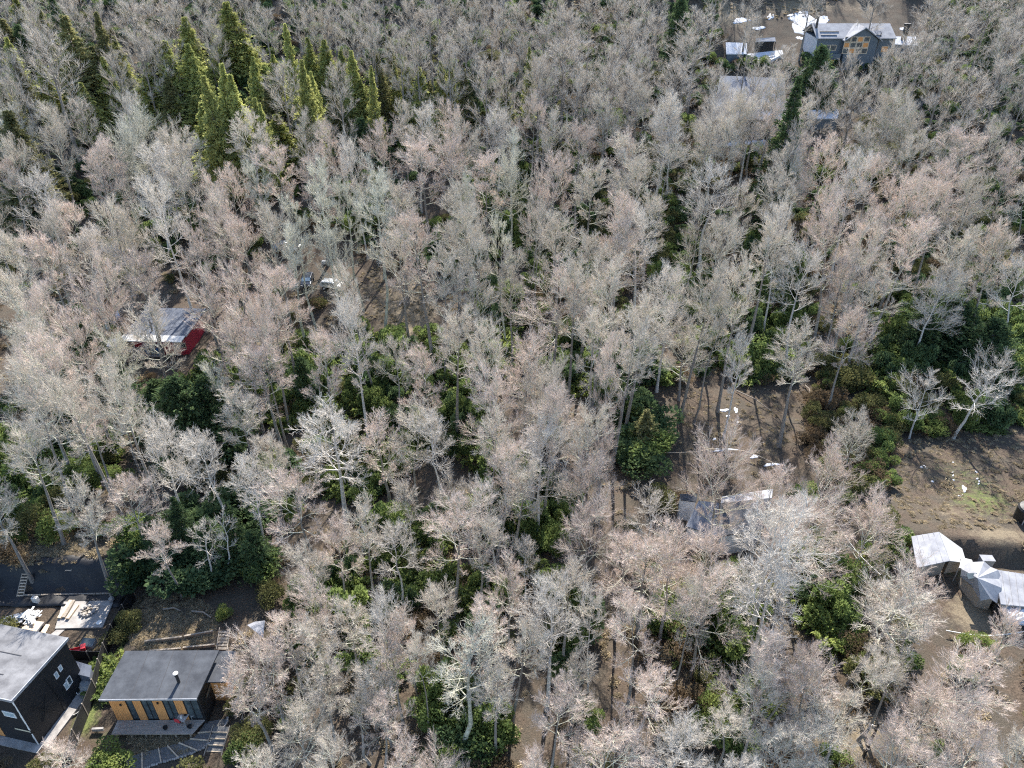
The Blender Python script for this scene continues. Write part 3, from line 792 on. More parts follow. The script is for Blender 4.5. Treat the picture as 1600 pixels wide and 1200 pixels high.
# ------------------------------------------------------------------ yard behind the black house
def drape_poly(name, pix, th, m, lift=.05, kind='structure', label=None, cat=None):
    pts = [vx(a, b, lift) for a, b in pix]
    zt = max(p.z for p in pts)
    mb = MB(); n_ = len(pts)
    top = [Vector((p.x, p.y, p.z)) for p in pts]
    mb.v = [tuple(p) for p in top] + [(p.x, p.y, p.z - th) for p in top]
    mb.f = [tuple(range(n_))[::-1]] + [tuple(range(n_, 2 * n_))] + [(i, (i + 1) % n_, n_ + (i + 1) % n_, n_ + i) for i in range(n_)]
    o = mb.obj(name, m); bm_fix(o); 
    return tag(o, label, cat, kind=kind)
import bmesh
def bm_fix(o):
    bm = bmesh.new(); bm.from_mesh(o.data); bmesh.ops.recalc_face_normals(bm, faces=bm.faces); bm.to_mesh(o.data); bm.free()
drape_poly('patio_slab', [(98, 940), (178, 938), (160, 980), (86, 982)], .3, MT['concrete'], .18)
drape_poly('garden_path', [(88, 984), (101, 984), (80, 1003), (64, 1003)], .3, MT['concrete'], .10)
def flat_board(name, pix, th, m, lift, label, cat, group=None):
    pts = [vx(a, b, lift) for a, b in pix]; z = sum(p.z for p in pts) / 4
    for p in pts: p.z = z + rnd.uniform(-.01, .01)
    return single_mesh(name, MB().slab(pts, th), m, label, cat, group)
flat_board('plywood_sheet', [(30, 985), (48, 969), (70, 972), (52, 998)], .05, MT['plywood'], .25, 'wide bleached plywood sheet lying behind the black house roof', 'plywood sheet')
flat_board('plywood_sheet', [(0, 966), (30, 958), (35, 972), (0, 977)], .05, MT['white_metal'], .3, 'pale sheet at the left edge of the rubble heap', 'sheet')
flat_board('plywood_sheet', [(63, 988), (72, 975), (78, 976), (71, 989)], .06, MT['fresh_wood'], .2, 'narrow pale board right of the wide plywood sheet', 'board')
flat_board('plywood_sheet', [(26, 990), (36, 979), (56, 984), (48, 996)], .04, MT['fresh_wood'], .36, 'smaller fresh sheet on top of the wide plywood sheet', 'sheet')
for i, (a, b, m_, l) in enumerate((((92, 966), (111, 938), 'fresh_wood', 'leftmost pale beam lying on the patio corner'), ((99, 965), (115, 938), 'timber', 'dark brown beam between the two pale beams on the patio'),
                            ((105, 967), (121, 945), 'fresh_wood', 'rightmost pale beam lying on the patio'))):
    p, q = vx(*a, .30), vx(*b, .30)
    single_mesh('timber_beam', MB().beam(p, q, .34, .16), MT[m_], l, 'beam')
pile = MB()
for _ in range(26):
    c_ = vx(rnd.uniform(34, 56), rnd.uniform(956, 970), .25 + rnd.random() * .3); a = rnd.uniform(0, 3.14); d_ = Vector((math.cos(a), math.sin(a), rnd.uniform(-.25, .25))) * rnd.uniform(.3, .8)
    pile.beam(c_ - d_, c_ + d_, rnd.uniform(.05, .3), .04)
tag(pile.obj('scrap_pile', MT['white_paint']), 'jumbled heap of pale broken boards and plastic behind the black house', 'scrap', kind='stuff')
fp = vx(137, 956, .2)
t = Thing('fire_pit', 'ring of grey stones with charred wood on the patio', 'fire pit', tuple(fp))
for k in range(11):
    a = k / 11 * 6.28; s_ = rnd.uniform(.16, .23)
    t.part('stone', MB().lathe([(s_ * .7, 0), (s_, .08), (s_ * .8, .2), (s_ * .3, .26)], (math.cos(a) * .62, math.sin(a) * .62, 0), 7), MT['concrete'])
mb = MB()
for k in range(5):
    a = rnd.uniform(0, 3.14); mb.beam((-.45 * math.cos(a), -.45 * math.sin(a), .06 + .05 * k), (.45 * math.cos(a), .45 * math.sin(a), .1 + .05 * k), .09)
t.part('charred_log', mb, MT['timber'])
b_ = vx(175, 938, .2)
single_mesh('patio_stone', MB().lathe([(.2, 0), (.3, .12), (.27, .3), (.12, .4)], tuple(b_), 9), MT['concrete'], 'round pale boulder at the far corner of the patio', 'boulder')
b_ = vx(155, 973, .2)
single_mesh('paving_disc', MB().lathe([(.25, 0), (.27, .05), (.22, .06)], tuple(b_), 12), MT['white_paint'], 'pale round slab at the near edge of the patio', 'slab')
# ladders on the embankment
def ladder(label, a, b, ha, hb, w, n_):
    p, q = vx(*a, ha), vx(*b, hb)
    t = Thing('ladder', label, 'ladder', tuple(p)); d = (q - p); s_ = Vector((w / 2, 0, 0))
    for sg in (-1, 1): t.part('rail', MB().beam(p + s_ * sg, q + s_ * sg, .07), MT['timber'], world=True)
    for k in range(n_):
        c_ = p + d * ((k + .5) / n_); t.part('rung', MB().beam(c_ - s_, c_ + s_, .16, .05), MT['fresh_wood'], world=True)
ladder('wooden ladder lying on the black sheeting, left', (31, 933), (40, 895), .15, .15, .65, 8)
ladder('short wooden ladder at the top of the black sheeting', (106, 893), (122, 868), .15, .15, .6, 6)
# black sheeting over the embankment
mb = MB(); nxs, nys = 70, 12
xa = vx(-60, 905, 0).x; pts = []
for j in range(nys + 1):
    for i in range(nxs + 1):
        x_ = -68 + (i / nxs) * 29.5; y_ = 50.2 + j / nys * 4.6 + .3 * math.sin(x_ * .8) * (j / nys)
        pts.append((x_, y_, tz(x_, y_) + .14 + .08 * math.sin(x_ * 2.1 + y_ * 3) + rnd.uniform(-.06, .06)))
for p in pts: mb.v.append(p)
for j in range(nys):
    for i in range(nxs):
        a = j * (nxs + 1) + i; mb.f.append((a, a + 1, a + nxs + 2, a + nxs + 1))
o = single_mesh('black_sheeting', mb, MT['black_plastic'], 'black sheeting spread over the earth bank behind the yard', 'sheeting', smooth=True)
sm = o.modifiers.new('thick', 'SOLIDIFY'); sm.thickness = .03
a, b = vx(36, 931, .15), vx(178, 928, .15)
t = Thing('retaining_kerb', 'low pale timber kerb at the foot of the black sheeting', 'kerb', tuple(a))
for k in range(5): t.part('plank', MB().beam(a.lerp(b, k / 5 + .004), a.lerp(b, (k + 1) / 5 - .004), .12, .30), MT['timber'], world=True)
c_ = vx(56, 938, .35)
t = Thing('white_crate', 'small upright white crate beside the timber kerb', 'crate', (c_.x, c_.y, tz(c_.x, c_.y)), -.1)
t.part('body', MB().box(-.28, .28, -.18, .18, 0, .8), MT['white_paint'], bevel=.02); t.part('lid', MB().box(-.2, .2, -.10, .10, .802, .84), MT['concrete'])
c_ = vx(139, 1008, .1)
t = Thing('cold_frame', 'low framed glass box on the grass by the patio', 'cold frame', (c_.x, c_.y, tz(c_.x, c_.y)), -.1)
t.part('frame', MB().box(-.62, .62, -.4, -.34, 0, .42).box(-.62, .62, .34, .4, 0, .6).box(-.62, -.56, -.34, .34, 0, .5).box(.56, .62, -.34, .34, 0, .5), MT['white_metal'])
t.part('glass_lid', MB().hexa([(-.6, -.38, .425), (.6, -.38, .425), (.6, .38, .605), (-.6, .38, .605), (-.6, -.38, .45), (.6, -.38, .45), (.6, .38, .63), (-.6, .38, .63)]), MT['glass'])
c_ = vx(119, 1017, .15)
t = Thing('red_toy_slide', 'red plastic slide lying behind the black house roof', 'toy', (c_.x, c_.y, tz(c_.x, c_.y) + .05), .35)
t.part('chute', MB().box(-.6, .45, -.2, .2, .05, .12).box(-.6, .45, -.26, -.2, .05, .3).box(-.6, .45, .2, .26, .05, .3), MT['red_plastic'])
t.part('platform', MB().box(.45, .85, -.28, .28, .0, .5).box(-.85, -.6, -.24, .24, 0, .2), MT['red_plastic'])
# garden shed
rp = [vx(107, 1050, 2.0), vx(140, 1058, 2.0), vx(143, 1040, 2.2), vx(119, 1033, 2.2)]
t = Thing('garden_shed', 'small grey shed with sagging pale roof beside the black house', 'shed', (rp[0].x, rp[0].y, tz(rp[0].x, rp[0].y)))
t.part('roof', MB().slab(rp, .08), MT['pale_metal_roof'], world=True)
ce = sum(rp, Vector()) / 4
ins = [ce + (p - ce) * .86 for p in rp]
t.part('wall', MB().hexa([Vector((p.x, p.y, tz(p.x, p.y) - .3)) for p in ins] + [Vector((p.x, p.y, p.z - .085)) for p in ins]), MT['pale_metal_roof'], world=True)
c1, c2 = vx(128, 1072, .9), vx(144, 1060, .9)
c0 = (c1 + c2) / 2
t = Thing('covered_tank', 'pale grey plastic-covered tank in front of the shed', 'tank', (c0.x, c0.y, tz(c0.x, c0.y)))
t.part('cover', MB().lathe([(.72, 0), (.75, .7), (.55, 1.05), (.1, 1.15)], (0, 0, 0), 9), MT['cream_canvas'])
for px, py, l, rz in ((117, 1080, 'white folding chair frame leaning by the shed', .5), (128, 1086, 'overturned white chair frame on the side path', 1.1)):
    c_ = vx(px, py, 0); t = Thing('chair_frame', l, 'chair', tuple(c_), rz)
    for a_ in (-.25, .25):
        t.part('leg', MB().beam((a_, -.3, 0), (a_, .25, .75), .05), MT['white_paint']); t.part('leg', MB().beam((a_, .3, 0), (a_, -.2, .6), .05), MT['white_paint'])
    t.part('crossbar', MB().beam((-.25, .25, .75), (.25, .25, .75), .05).beam((-.25, -.2, .6), (.25, -.2, .6), .05).beam((-.25, 0, .35), (.25, 0, .35), .05), MT['white_paint'])
hz = []
for k in range(70):
    a = k * .36; r_ = .9 + .25 * math.sin(k * .37); q = vx(118, 1108, 0); hz.append((q.x + math.cos(a) * r_ * .55, q.y + math.sin(a) * r_, tz(q.x + math.cos(a) * r_ * .55, q.y + math.sin(a) * r_) + .05 + .002 * k))
single_mesh('garden_hose', MB().tube(hz, .025, 5), MT['rope'], 'coiled pale hose on the side path of the black house', 'hose')
# fences
def fence(label, pix, h, name='fence'):
    pts = [vx(a, b, h) for a, b in pix]
    t = Thing(name, label, 'fence', (pts[0].x, pts[0].y, pts[0].z - h))
    for k in range(len(pts) - 1):
        a, b = pts[k], pts[k + 1]; n_ = max(1, round((b - a).length / 1.9))
        for i in range(n_):
            p, q = a.lerp(b, i / n_), a.lerp(b, (i + 1) / n_)
            d_ = (q - p).normalized(); p2, q2 = p + d_ * .05, q - d_ * .05
            mb = MB().hexa([p2 + Vector((0, 0, -h - .3)) - Vector((d_.y, -d_.x, 0)) * .02, q2 + Vector((0, 0, -h - .3)) - Vector((d_.y, -d_.x, 0)) * .02,
                            q2 + Vector((0, 0, -h - .3)) + Vector((d_.y, -d_.x, 0)) * .02, p2 + Vector((0, 0, -h - .3)) + Vector((d_.y, -d_.x, 0)) * .02,
                            p2 - Vector((d_.y, -d_.x, 0)) * .02, q2 - Vector((d_.y, -d_.x, 0)) * .02, q2 + Vector((d_.y, -d_.x, 0)) * .02, p2 + Vector((d_.y, -d_.x, 0)) * .02])
            t.part('panel', mb, MT['black_wood'], world=True)
            t.part('post', MB().box(p.x - .05, p.x + .05, p.y - .05, p.y + .05, p.z - h - .4, p.z + .08), MT['timber'], world=True)
fence('tall black panel fence between the two dark houses', [(206, 918), (190, 945), (172, 976), (160, 1005), (152, 1030), (143, 1062), (128, 1100), (112, 1140), (102, 1172)], 1.7)
fence('short black fence closing the yard behind the shed', [(108, 1016), (135, 1018), (158, 1018)], 1.3)
# steps, logs and small roof behind the orange-clad house
a, b = vx(340, 1014, .1), vx(343, 986, .1)
t = Thing('garden_steps', 'wooden garden steps climbing behind the orange-clad house', 'steps', tuple(a))
for k in range(6):
    p = a.lerp(b, k / 5.5); t.part('tread', MB().box(p.x, p.x + .95, p.y - .1, p.y + .16, p.z - .15, p.z + .06), MT['timber'], world=True)
for dx_ in (0, .98): t.part('rail', MB().beam(a + Vector((dx_, -.2, .2)), b + Vector((dx_, .2, .25)), .07, .1), MT['timber'], world=True)
for i, (p, q, l) in enumerate((((226, 1003), (285, 996), 'upper long weathered log holding the slope behind the house'), ((288, 995), (333, 987), 'upper right weathered log beside the garden steps'),
                ((234, 1018), (283, 1014), 'lower long pale log directly behind the dark roof'), ((286, 1013), (336, 1008), 'lower right log beside the garden steps'))):
    single_mesh('retaining_log', MB().beam(vx(*p, .2), vx(*q, .2), .16, .32), MT['timber'], l, 'log')
flat_board('corrugated_sheet', [(386, 976), (398, 971), (414, 970), (411, 996)], .06, MT['white_metal'], 1.2, 'pale metal roof sheet half hidden by the bare tree', 'roof sheet')
p = vx(146, 1140, .1)
single_mesh('path_beam', MB().beam(vx(144, 1140, .3), vx(162, 1139, .3), .18, .3), MT['concrete'], 'short grey beam on the grass left of the deck', 'beam')

# ------------------------------------------------------------------ generic small buildings from roof corners
def walls_under(t, pts, m, inset=.9, drop=.1, name='wall'):
    ce = sum(pts, Vector()) / len(pts); ins = [ce + (p - ce) * inset for p in pts]
    n_ = len(pts); mb = MB()
    for p in ins: mb.v.append((p.x, p.y, tz(p.x, p.y) - .4))
    for p in ins: mb.v.append((p.x, p.y, p.z - drop))
    mb.f = [(i, (i + 1) % n_, n_ + (i + 1) % n_, n_ + i) for i in range(n_)] + [tuple(range(n_, 2 * n_))]
    o = t.part(name, mb, m, world=True); bm_fix(o); return o

# red cabin
zc_ = tz(-53, 99)
A_ = at_z(190, 524, zc_ + 3.5); B_ = at_z(288, 526, zc_ + 3.5)
T = Thing('red_cabin', 'red-walled cabin with grey metal roof, white fascia and black stovepipe', 'cabin', (A_.x, A_.y, zc_), math.atan2(B_.y - A_.y, B_.x - A_.x))
W_ = (B_ - A_).length
T.part('wall', MB().box(W_ * .55, W_ - .2, .4, 7.0, -.6, 3.3).box(.3, W_ * .55, 1.9, 7.0, -.6, 3.3), MT['red'])
ro = T.part('roof', MB().hexa([(.2, .25, 3.32), (W_, .25, 3.32), (W_ + .4, 7.6, 4.0), (.6, 7.6, 4.0), (.2, .25, 3.47), (W_, .25, 3.47), (W_ + .4, 7.6, 4.15), (.6, 7.6, 4.15)]), MT['pale_metal_roof'])
for k in range(1, 6):
    x_ = k * W_ / 6 + .2; MB().hexa([(x_, .26, 3.465), (x_ + .05, .26, 3.465), (x_ + .45, 7.58, 4.145), (x_ + .4, 7.58, 4.145), (x_, .26, 3.50), (x_ + .05, .26, 3.50), (x_ + .45, 7.58, 4.18), (x_ + .4, 7.58, 4.18)]).obj('seam', MT['pale_metal_roof'], ro)
T.part('fascia', MB().hexa([(-.4, -1.0, 3.05), (W_ - .2, -1.0, 3.05), (W_, .24, 3.35), (.15, .24, 3.35), (-.4, -1.0, 3.17), (W_ - .2, -1.0, 3.17), (W_, .24, 3.5), (.15, .24, 3.5)]), MT['white_paint'])
T.part('side_trim', MB().hexa([(W_ + .02, .25, 3.3), (W_ + .2, .25, 3.3), (W_ + .6, 7.6, 3.98), (W_ + .42, 7.6, 3.98), (W_ + .02, .25, 3.55), (W_ + .2, .25, 3.55), (W_ + .6, 7.6, 4.23), (W_ + .42, 7.6, 4.23)]), MT['white_metal'])
MB().lathe([(.14, 0), (.14, 1.9), (.2, 1.9), (.2, 2.05)], (4.1, 1.4, 3.5), 10).obj('stovepipe', MT['steel'], ro)
p = T.hit(281, 538, 1, .4)
window(T, 'f', p.x - .9, p.x + .9, 1.3, 2.2, .4, 'glass', 'fresh_wood', .1, 1)
T.part('porch_post', MB().box(.3, .42, .0, .12, -.6, 2.94), MT['timber']); T.part('porch_post', MB().box(3.4, 3.52, .0, .12, -.6, 2.94), MT['timber'])
T.part('porch_rail', MB().beam((.4, -.1, .9), (5.2, -.1, .9), .08), MT['timber'])
T.part('porch_floor', MB().box(.2, W_ * .55, -.3, 1.89, -.3, .08), MT['deck'])
for dx_, l in ((2.9, 'left blue barrel on the porch of the red cabin'), (4.6, 'right blue barrel on the porch of the red cabin')):
    q = T.M @ Vector((dx_, .6, .082)); single_mesh('blue_barrel', MB().lathe([(.3, 0), (.33, .3), (.33, .7), (.3, .95), (.1, .96)], tuple(q)), MT['blue'], l, 'barrel', origin=tuple(q))
q = T.M @ Vector((3.8, .7, .082)); single_mesh('white_fridge', MB().box(q.x - .3, q.x + .3, q.y - .3, q.y + .3, q.z, q.z + 1.5), MT['white_paint'], 'white upright cabinet on the porch of the red cabin', 'cabinet', bevel=.03)
rp = [vx(166, 541, 2.2), vx(187, 542, 2.2), vx(185, 528, 2.5), vx(170, 530, 2.5)]
t = Thing('porch_shelter', 'small white-roofed shelter left of the red cabin', 'shelter', (rp[0].x, rp[0].y, tz(rp[0].x, rp[0].y)))
t.part('roof', MB().slab(rp, .1), MT['white_metal'], world=True); walls_under(t, rp, MT['timber'])
mb = MB(); pts = [vx(170, 499, .5), vx(176, 492, .9), vx(184, 485, .5), vx(187, 492, .4), vx(178, 503, .3), vx(172, 504, .3)]
c_ = sum(pts, Vector()) / 6; c_.z += .4
for i in range(6): mb.poly([pts[i], pts[(i + 1) % 6], c_]); p1, p2 = pts[i], pts[(i + 1) % 6]; mb.poly([Vector((p1.x, p1.y, tz(p1.x, p1.y))), Vector((p2.x, p2.y, tz(p2.x, p2.y))), p2, p1])
single_mesh('blue_tarp', mb, MT['blue'], 'crumpled blue tarpaulin over a heap left of the red cabin', 'tarpaulin')
flat_board('blue_sheet', [(348, 526), (362, 519), (372, 524), (356, 529)], .05, MT['pale_metal_roof'], .2, 'pale blue sheet on the ground right of the red cabin', 'sheet')

# vehicles by the tan clearing
def vehicle(name, label, px, py, rz, body, kind, L_=4.5):
    p, _ = ground(px, py)
    T = Thing(name, label, kind, (p.x, p.y, p.z + .02), rz)
    h = L_ / 2
    prof = {'pickup': [(-h, .5), (-h, 1.0), (-.3, 1.05), (-.2, 1.7), (1.0, 1.72), (1.5, 1.12), (h - .1, 1.0), (h, .5)],
            'car': [(-h, .5), (-h, 1.0), (-h + .35, 1.5), (.6, 1.55), (1.25, 1.05), (h - .15, .95), (h, .5)],
            'van': [(-h, .5), (-h, 1.9), (1.1, 1.95), (1.7, 1.2), (h - .05, 1.05), (h, .5)]}[kind if kind in ('pickup', 'car', 'van') else 'car']
    n_ = len(prof); mb = MB()
    for sy, sh in ((-.88, 1), (.88, 1)):
        for x_, z_ in prof: mb.v.append((x_, sy * (.88 if z_ > 1.3 else 1), z_))
    mb.f = [tuple(range(n_))[::-1], tuple(range(n_, 2 * n_))] + [(i, (i + 1) % n_, n_ + (i + 1) % n_, n_ + i) for i in range(n_)]
    o = T.part('body', mb, MT[body], bevel=.06); bm_fix(o)
    for x_ in (-h + .8, h - .85):
        for y_ in (-.86, .86):
            w = T.part('wheel', MB().tube([(x_, y_ - .11, .33), (x_, y_ + .11, .33)], .33, 14), MT['rubber']); MB().tube([(x_, y_ - .12, .33), (x_, y_ + .12, .33)], .17, 10).obj('rim', MT['bright_steel'], w)
    # windscreen and side glass
    if kind == 'pickup': ws = [(1.03, 1.66), (1.47, 1.17)]; sg = (-.15, 1.0, 1.15, 1.58); rw = (-.22, 1.2, 1.6)
    elif kind == 'van': ws = [(1.14, 1.9), (1.66, 1.26)]; sg = (.2, 1.1, 1.25, 1.75); rw = (-h - .01, 1.2, 1.75)
    else: ws = [(.64, 1.51), (1.2, 1.1)]; sg = (-h + .5, .55, 1.05, 1.42); rw = None
    T.part('windscreen', MB().poly([(ws[0][0] + .02, -.7, ws[0][1] + .03), (ws[0][0] + .02, .7, ws[0][1] + .03), (ws[1][0] + .03, .76, ws[1][1] + .04), (ws[1][0] + .03, -.76, ws[1][1] + .04)]), MT['pale_glass'])
    for y_ in (-.895, .895): T.part('side_window', MB().box(sg[0], sg[1], y_ - .01, y_ + .01, sg[2], sg[3]), MT['glass'])
    if kind == 'pickup': T.part('load_bed', MB().box(-h + .15, -.4, -.7, .7, 1.03, 1.07), MT['rubber'])
    for y_ in (-.6, .6): T.part('headlight', MB().box(h - .03, h + .02, y_ - .16, y_ + .16, .72, .86), MT['white_paint'])
    return T
vehicle('pickup_truck', 'silver pickup truck parked farthest back under the bare trees', 448, 392, 3.05, 'silver_paint', 'pickup', 4.9)
vehicle('parked_car', 'dark car with a bright windscreen facing the camera', 481, 444, -1.5, 'dark_paint', 'car', 4.2)
vehicle('parked_car', 'pale hatchback parked beside the tan clearing', 520, 451, -.25, 'silver_paint', 'car', 3.9)
tr = MB(); p = vx(506, 409, .4)
single_mesh('small_trailer', MB().box(p.x - .35, p.x + .35, p.y - .3, p.y + .3, p.z - .4, p.z + .2), MT['white_metal'], 'small pale box half hidden between trunks behind the van', 'box', bevel=.05)

# ------------------------------------------------------------------ white-walled house under the trees
q4 = [vx(1122, 838, 3.2), vx(1216, 822, 3.2), vx(1206, 778, 4.6), vx(1126, 786, 4.6)]
T = Thing('white_walled_house', 'white-walled house with dark shingled roof and a brown-framed window', 'house', (q4[0].x, q4[0].y, tz(q4[0].x, q4[0].y)))
ro = T.part('roof', MB().slab(q4, .18), MT['shingle'], world=True)
back = [q4[3], q4[2], vx(1208, 764, 3.7), vx(1128, 776, 3.7)]
T.part('rear_roof', MB().slab([p + Vector((0, .02, 0)) for p in back], .12), MT['white_metal'], world=True)
walls_under(T, [q4[0], q4[1], back[2], back[3]], MT['white_wall'], .93, .25)
lp = [vx(1072, 822, 2.7), vx(1121, 838, 2.7), vx(1124, 786, 3.5), vx(1092, 782, 3.5)]
T.part('left_roof', MB().slab(lp, .12), MT['pale_metal_roof'], world=True); walls_under(T, lp, MT['white_wall'], .92, .14, 'left_wall')
lp2 = [vx(1064, 781, 3.0), vx(1088, 784, 3.0), vx(1090, 771, 3.5), vx(1062, 772, 3.5)]
T.part('porch_roof', MB().slab(lp2, .12), MT['shingle'], world=True); walls_under(T, lp2, MT['white_wall'], .92, .14, 'porch_wall')
def facade_window(T, A, B, px, py, w, h, pane='glass', frame='fresh_wood'):
    """window proud of the vertical wall through points A, B (world)"""
    d = (B - A); d.z = 0; d.normalize(); n_ = Vector((d.y, -d.x, 0))
    r_ = Vector(ray(px, py)); o = Vector((0, 0, CAM_Z)); t_ = (A - o).dot(n_) / r_.dot(n_); c_ = o + r_ * t_ + n_ * .04
    up = Vector((0, 0, 1))
    def fr(u0, u1, v0, v1, a_, b_): return [c_ + d * u0 + up * v0 + n_ * a_, c_ + d * u1 + up * v0 + n_ * a_, c_ + d * u1 + up * v0 + n_ * b_, c_ + d * u0 + up * v0 + n_ * b_,
                                           c_ + d * u0 + up * v1 + n_ * a_, c_ + d * u1 + up * v1 + n_ * a_, c_ + d * u1 + up * v1 + n_ * b_, c_ + d * u0 + up * v1 + n_ * b_]
    mb = MB(); k = .09
    for u0, u1, v0, v1 in ((-w / 2, w / 2, -h / 2, -h / 2 + k), (-w / 2, w / 2, h / 2 - k, h / 2), (-w / 2, -w / 2 + k, -h / 2 + k, h / 2 - k), (w / 2 - k, w / 2, -h / 2 + k, h / 2 - k)): mb.hexa(fr(u0, u1, v0, v1, -.05, .05))
    f = T.part('window', mb, MT[frame], world=True); bm_fix(f)
    g = MB().hexa(fr(-w / 2 + k, w / 2 - k, -h / 2 + k, h / 2 - k, -.03, .01)); g.v = [tuple(T.I @ Vector(p)) for p in g.v]
    po = g.obj('pane', MT[pane], f); bm_fix(po)
ce = (q4[0] + q4[1] + back[2] + back[3]) / 4
fa, fb = ce + (q4[0] - ce) * .93, ce + (q4[1] - ce) * .93
facade_window(T, fa, fb, 1155, 836, .9, .8); facade_window(T, fa, fb, 1190, 830, .8, .8)
MB().lathe([(.35, 0), (.35, .8), (.2, .9)], tuple(T.I @ (q4[3].lerp(q4[0], .12) + Vector((.6, 0, 0)))), 10).obj('roof_vent', MT['concrete'], ro)

# ------------------------------------------------------------------ white pavilions
pv = [vx(1424, 838, 2.2), vx(1433, 887, 1.9), vx(1484, 876, 2.3), vx(1467, 831, 2.7)]
T = Thing('white_pavilion', 'white metal-roofed pavilion with one folded side wing, left of the other white roofs', 'pavilion', (pv[0].x, pv[0].y, tz(pv[0].x, pv[0].y)))
ro = T.part('roof', MB().slab([pv[0], pv[1], pv[2], pv[3]][::-1], .1), MT['white_metal'], world=True)
for k in range(1, 5):
    a, b = pv[0].lerp(pv[3], k / 5), pv[1].lerp(pv[2], k / 5)
    mb = MB().beam(a + Vector((0, 0, .03)), b + Vector((0, 0, .03)), .05, .06); mb.v = [tuple(T.I @ Vector(p)) for p in mb.v]; mb.obj('seam', MT['white_metal'], ro)
rw = [pv[3], pv[2], vx(1510, 880, 1.2), vx(1503, 857, 1.3)]
T.part('side_roof', MB().slab([p + Vector((.02, 0, 0)) for p in rw][::-1], .08), MT['cream_canvas'], world=True)
walls_under(T, pv, MT['timber'], .86, .12); walls_under(T, rw, MT['timber'], .84, .12, 'side_wall')
# faceted pavilion
cen = vx(1527, 903, 3.2)
rim = [vx(1501, 900, 1.6), vx(1532, 938, 1.5), vx(1558, 942, 1.7), vx(1566, 905, 2.2), vx(1548, 886, 2.3), vx(1523, 878, 2.2), vx(1500, 888, 1.8)]
T = Thing('faceted_pavilion', 'white pavilion with folded facets radiating from a ridge, a skylight set in it', 'pavilion', (cen.x, cen.y, tz(cen.x, cen.y)))
for i in range(7):
    a, b = rim[i], rim[(i + 1) % 7]; mid = a.lerp(b, .5) + Vector((0, 0, .45))
    for u, v in ((a, mid), (mid, b)):
        mb = MB(); mb.v = [tuple(p) for p in (cen, u, v)] + [tuple(p - Vector((0, 0, .08))) for p in (cen, u, v)]
        mb.f = [(0, 1, 2), (5, 4, 3), (0, 3, 4, 1), (1, 4, 5, 2), (2, 5, 3, 0)]
        o = T.part('roof_facet', mb, MT['white_metal'], world=True); bm_fix(o)
walls_under(T, rim, MT['timber'], .80, .15)
a = cen.lerp(rim[0], .45); mb = MB().slab([a + Vector((-.5, -.5, .32)), a + Vector((.45, -.5, .42)), a + Vector((.55, .1, .5)), a + Vector((-.4, .1, .4))], .06)
T.part('skylight', mb, MT['glass'], world=True)
lr = [vx(1566, 940, 2.4), vx(1625, 946, 2.4), vx(1622, 896, 2.8), vx(1556, 886, 2.8)]
T = Thing('long_white_roof', 'long pale sheet roof running off the right edge beside the faceted pavilion', 'roofed hall', (lr[0].x, lr[0].y, tz(lr[0].x, lr[0].y)))
ro = T.part('roof', MB().slab([p - Vector((0, 0, .35)) for p in lr], .1), MT['white_metal'], world=True); walls_under(T, lr, MT['timber'], .9, .5)
for k in range(1, 6):
    a, b = lr[0].lerp(lr[1], k / 6), lr[3].lerp(lr[2], k / 6)
    mb = MB().beam(a + Vector((0, 0, -.33)), b + Vector((0, 0, -.33)), .05, .06); mb.v = [tuple(T.I @ Vector(p)) for p in mb.v]; mb.obj('seam', MT['white_metal'], ro)
cr = [vx(1500, 884, 2.2), vx(1526, 893, 2.2), vx(1520, 872, 2.2), vx(1504, 868, 2.2)]
T = Thing('canvas_awning', 'small sagging canvas awning linking the two white pavilions', 'awning', (cr[0].x, cr[0].y, tz(cr[0].x, cr[0].y)))
T.part('canvas', MB().slab([p + Vector((0, 0, -.25)) for p in cr], .04), MT['cream_canvas'], world=True)
for p in cr: T.part('pole', MB().beam(Vector((p.x, p.y, tz(p.x, p.y))), p + Vector((0, 0, -.3)), .06), MT['bright_steel'], world=True)
# tarp-covered vehicle
p0 = vx(1585, 975, 0); T = Thing('tarp_covered_trailer', 'dark trailer under a bright white tarpaulin at the right edge', 'trailer', (p0.x, p0.y, p0.z), -.15)
T.part('body', MB().box(-1.8, 1.9, -1.1, 1.0, .3, 1.3), MT['steel'])
g_ = MB(); nn = 9
for j in range(nn):
    for i in range(nn + 3):
        x_ = -1.5 + i * .36; y_ = -1.15 + j * .3; g_.v.append((x_, y_, 1.75 - .10 * abs(x_) ** 1.3 - .22 * (y_) ** 2 + .09 * math.sin(i * 2.3 + j * 1.7) + (-.25 if j in (0, nn - 1) or i in (0, nn + 2) else 0)))
for j in range(nn - 1):
    for i in range(nn + 2): a = j * (nn + 3) + i; g_.f.append((a, a + 1, a + nn + 4, a + nn + 3))
o = T.part('tarpaulin', g_, MT['snow']); so = o.modifiers.new('thick', 'SOLIDIFY'); so.thickness = .04
for x_ in (-1.1, 1.1): T.part('wheel', MB().tube([(x_, -1.2, .35), (x_, -1.0, .35)], .35, 14), MT['rubber'])
c_ = vx(1543, 872, .9)
T = Thing('white_tank_box', 'small white rectangular box standing behind the faceted pavilion', 'box', (c_.x, c_.y, tz(c_.x, c_.y)), -.05)
T.part('body', MB().box(-.62, .62, -.4, .4, -.1, .85), MT['white_metal'], bevel=.03); T.part('lid', MB().box(-.66, .66, -.44, .44, .852, .92), MT['white_metal'])
# white hose / rope swung in front of the pavilions
pts = [vx(1478 + k * 10, 985 + 8 * math.sin(math.pi * min(1, k / 13.)), .5) for k in range(14)]
single_mesh('white_hose', MB().tube(pts, .05, 6), MT['rope'], 'pale hose sagging across the straw slope below the pavilions', 'hose')
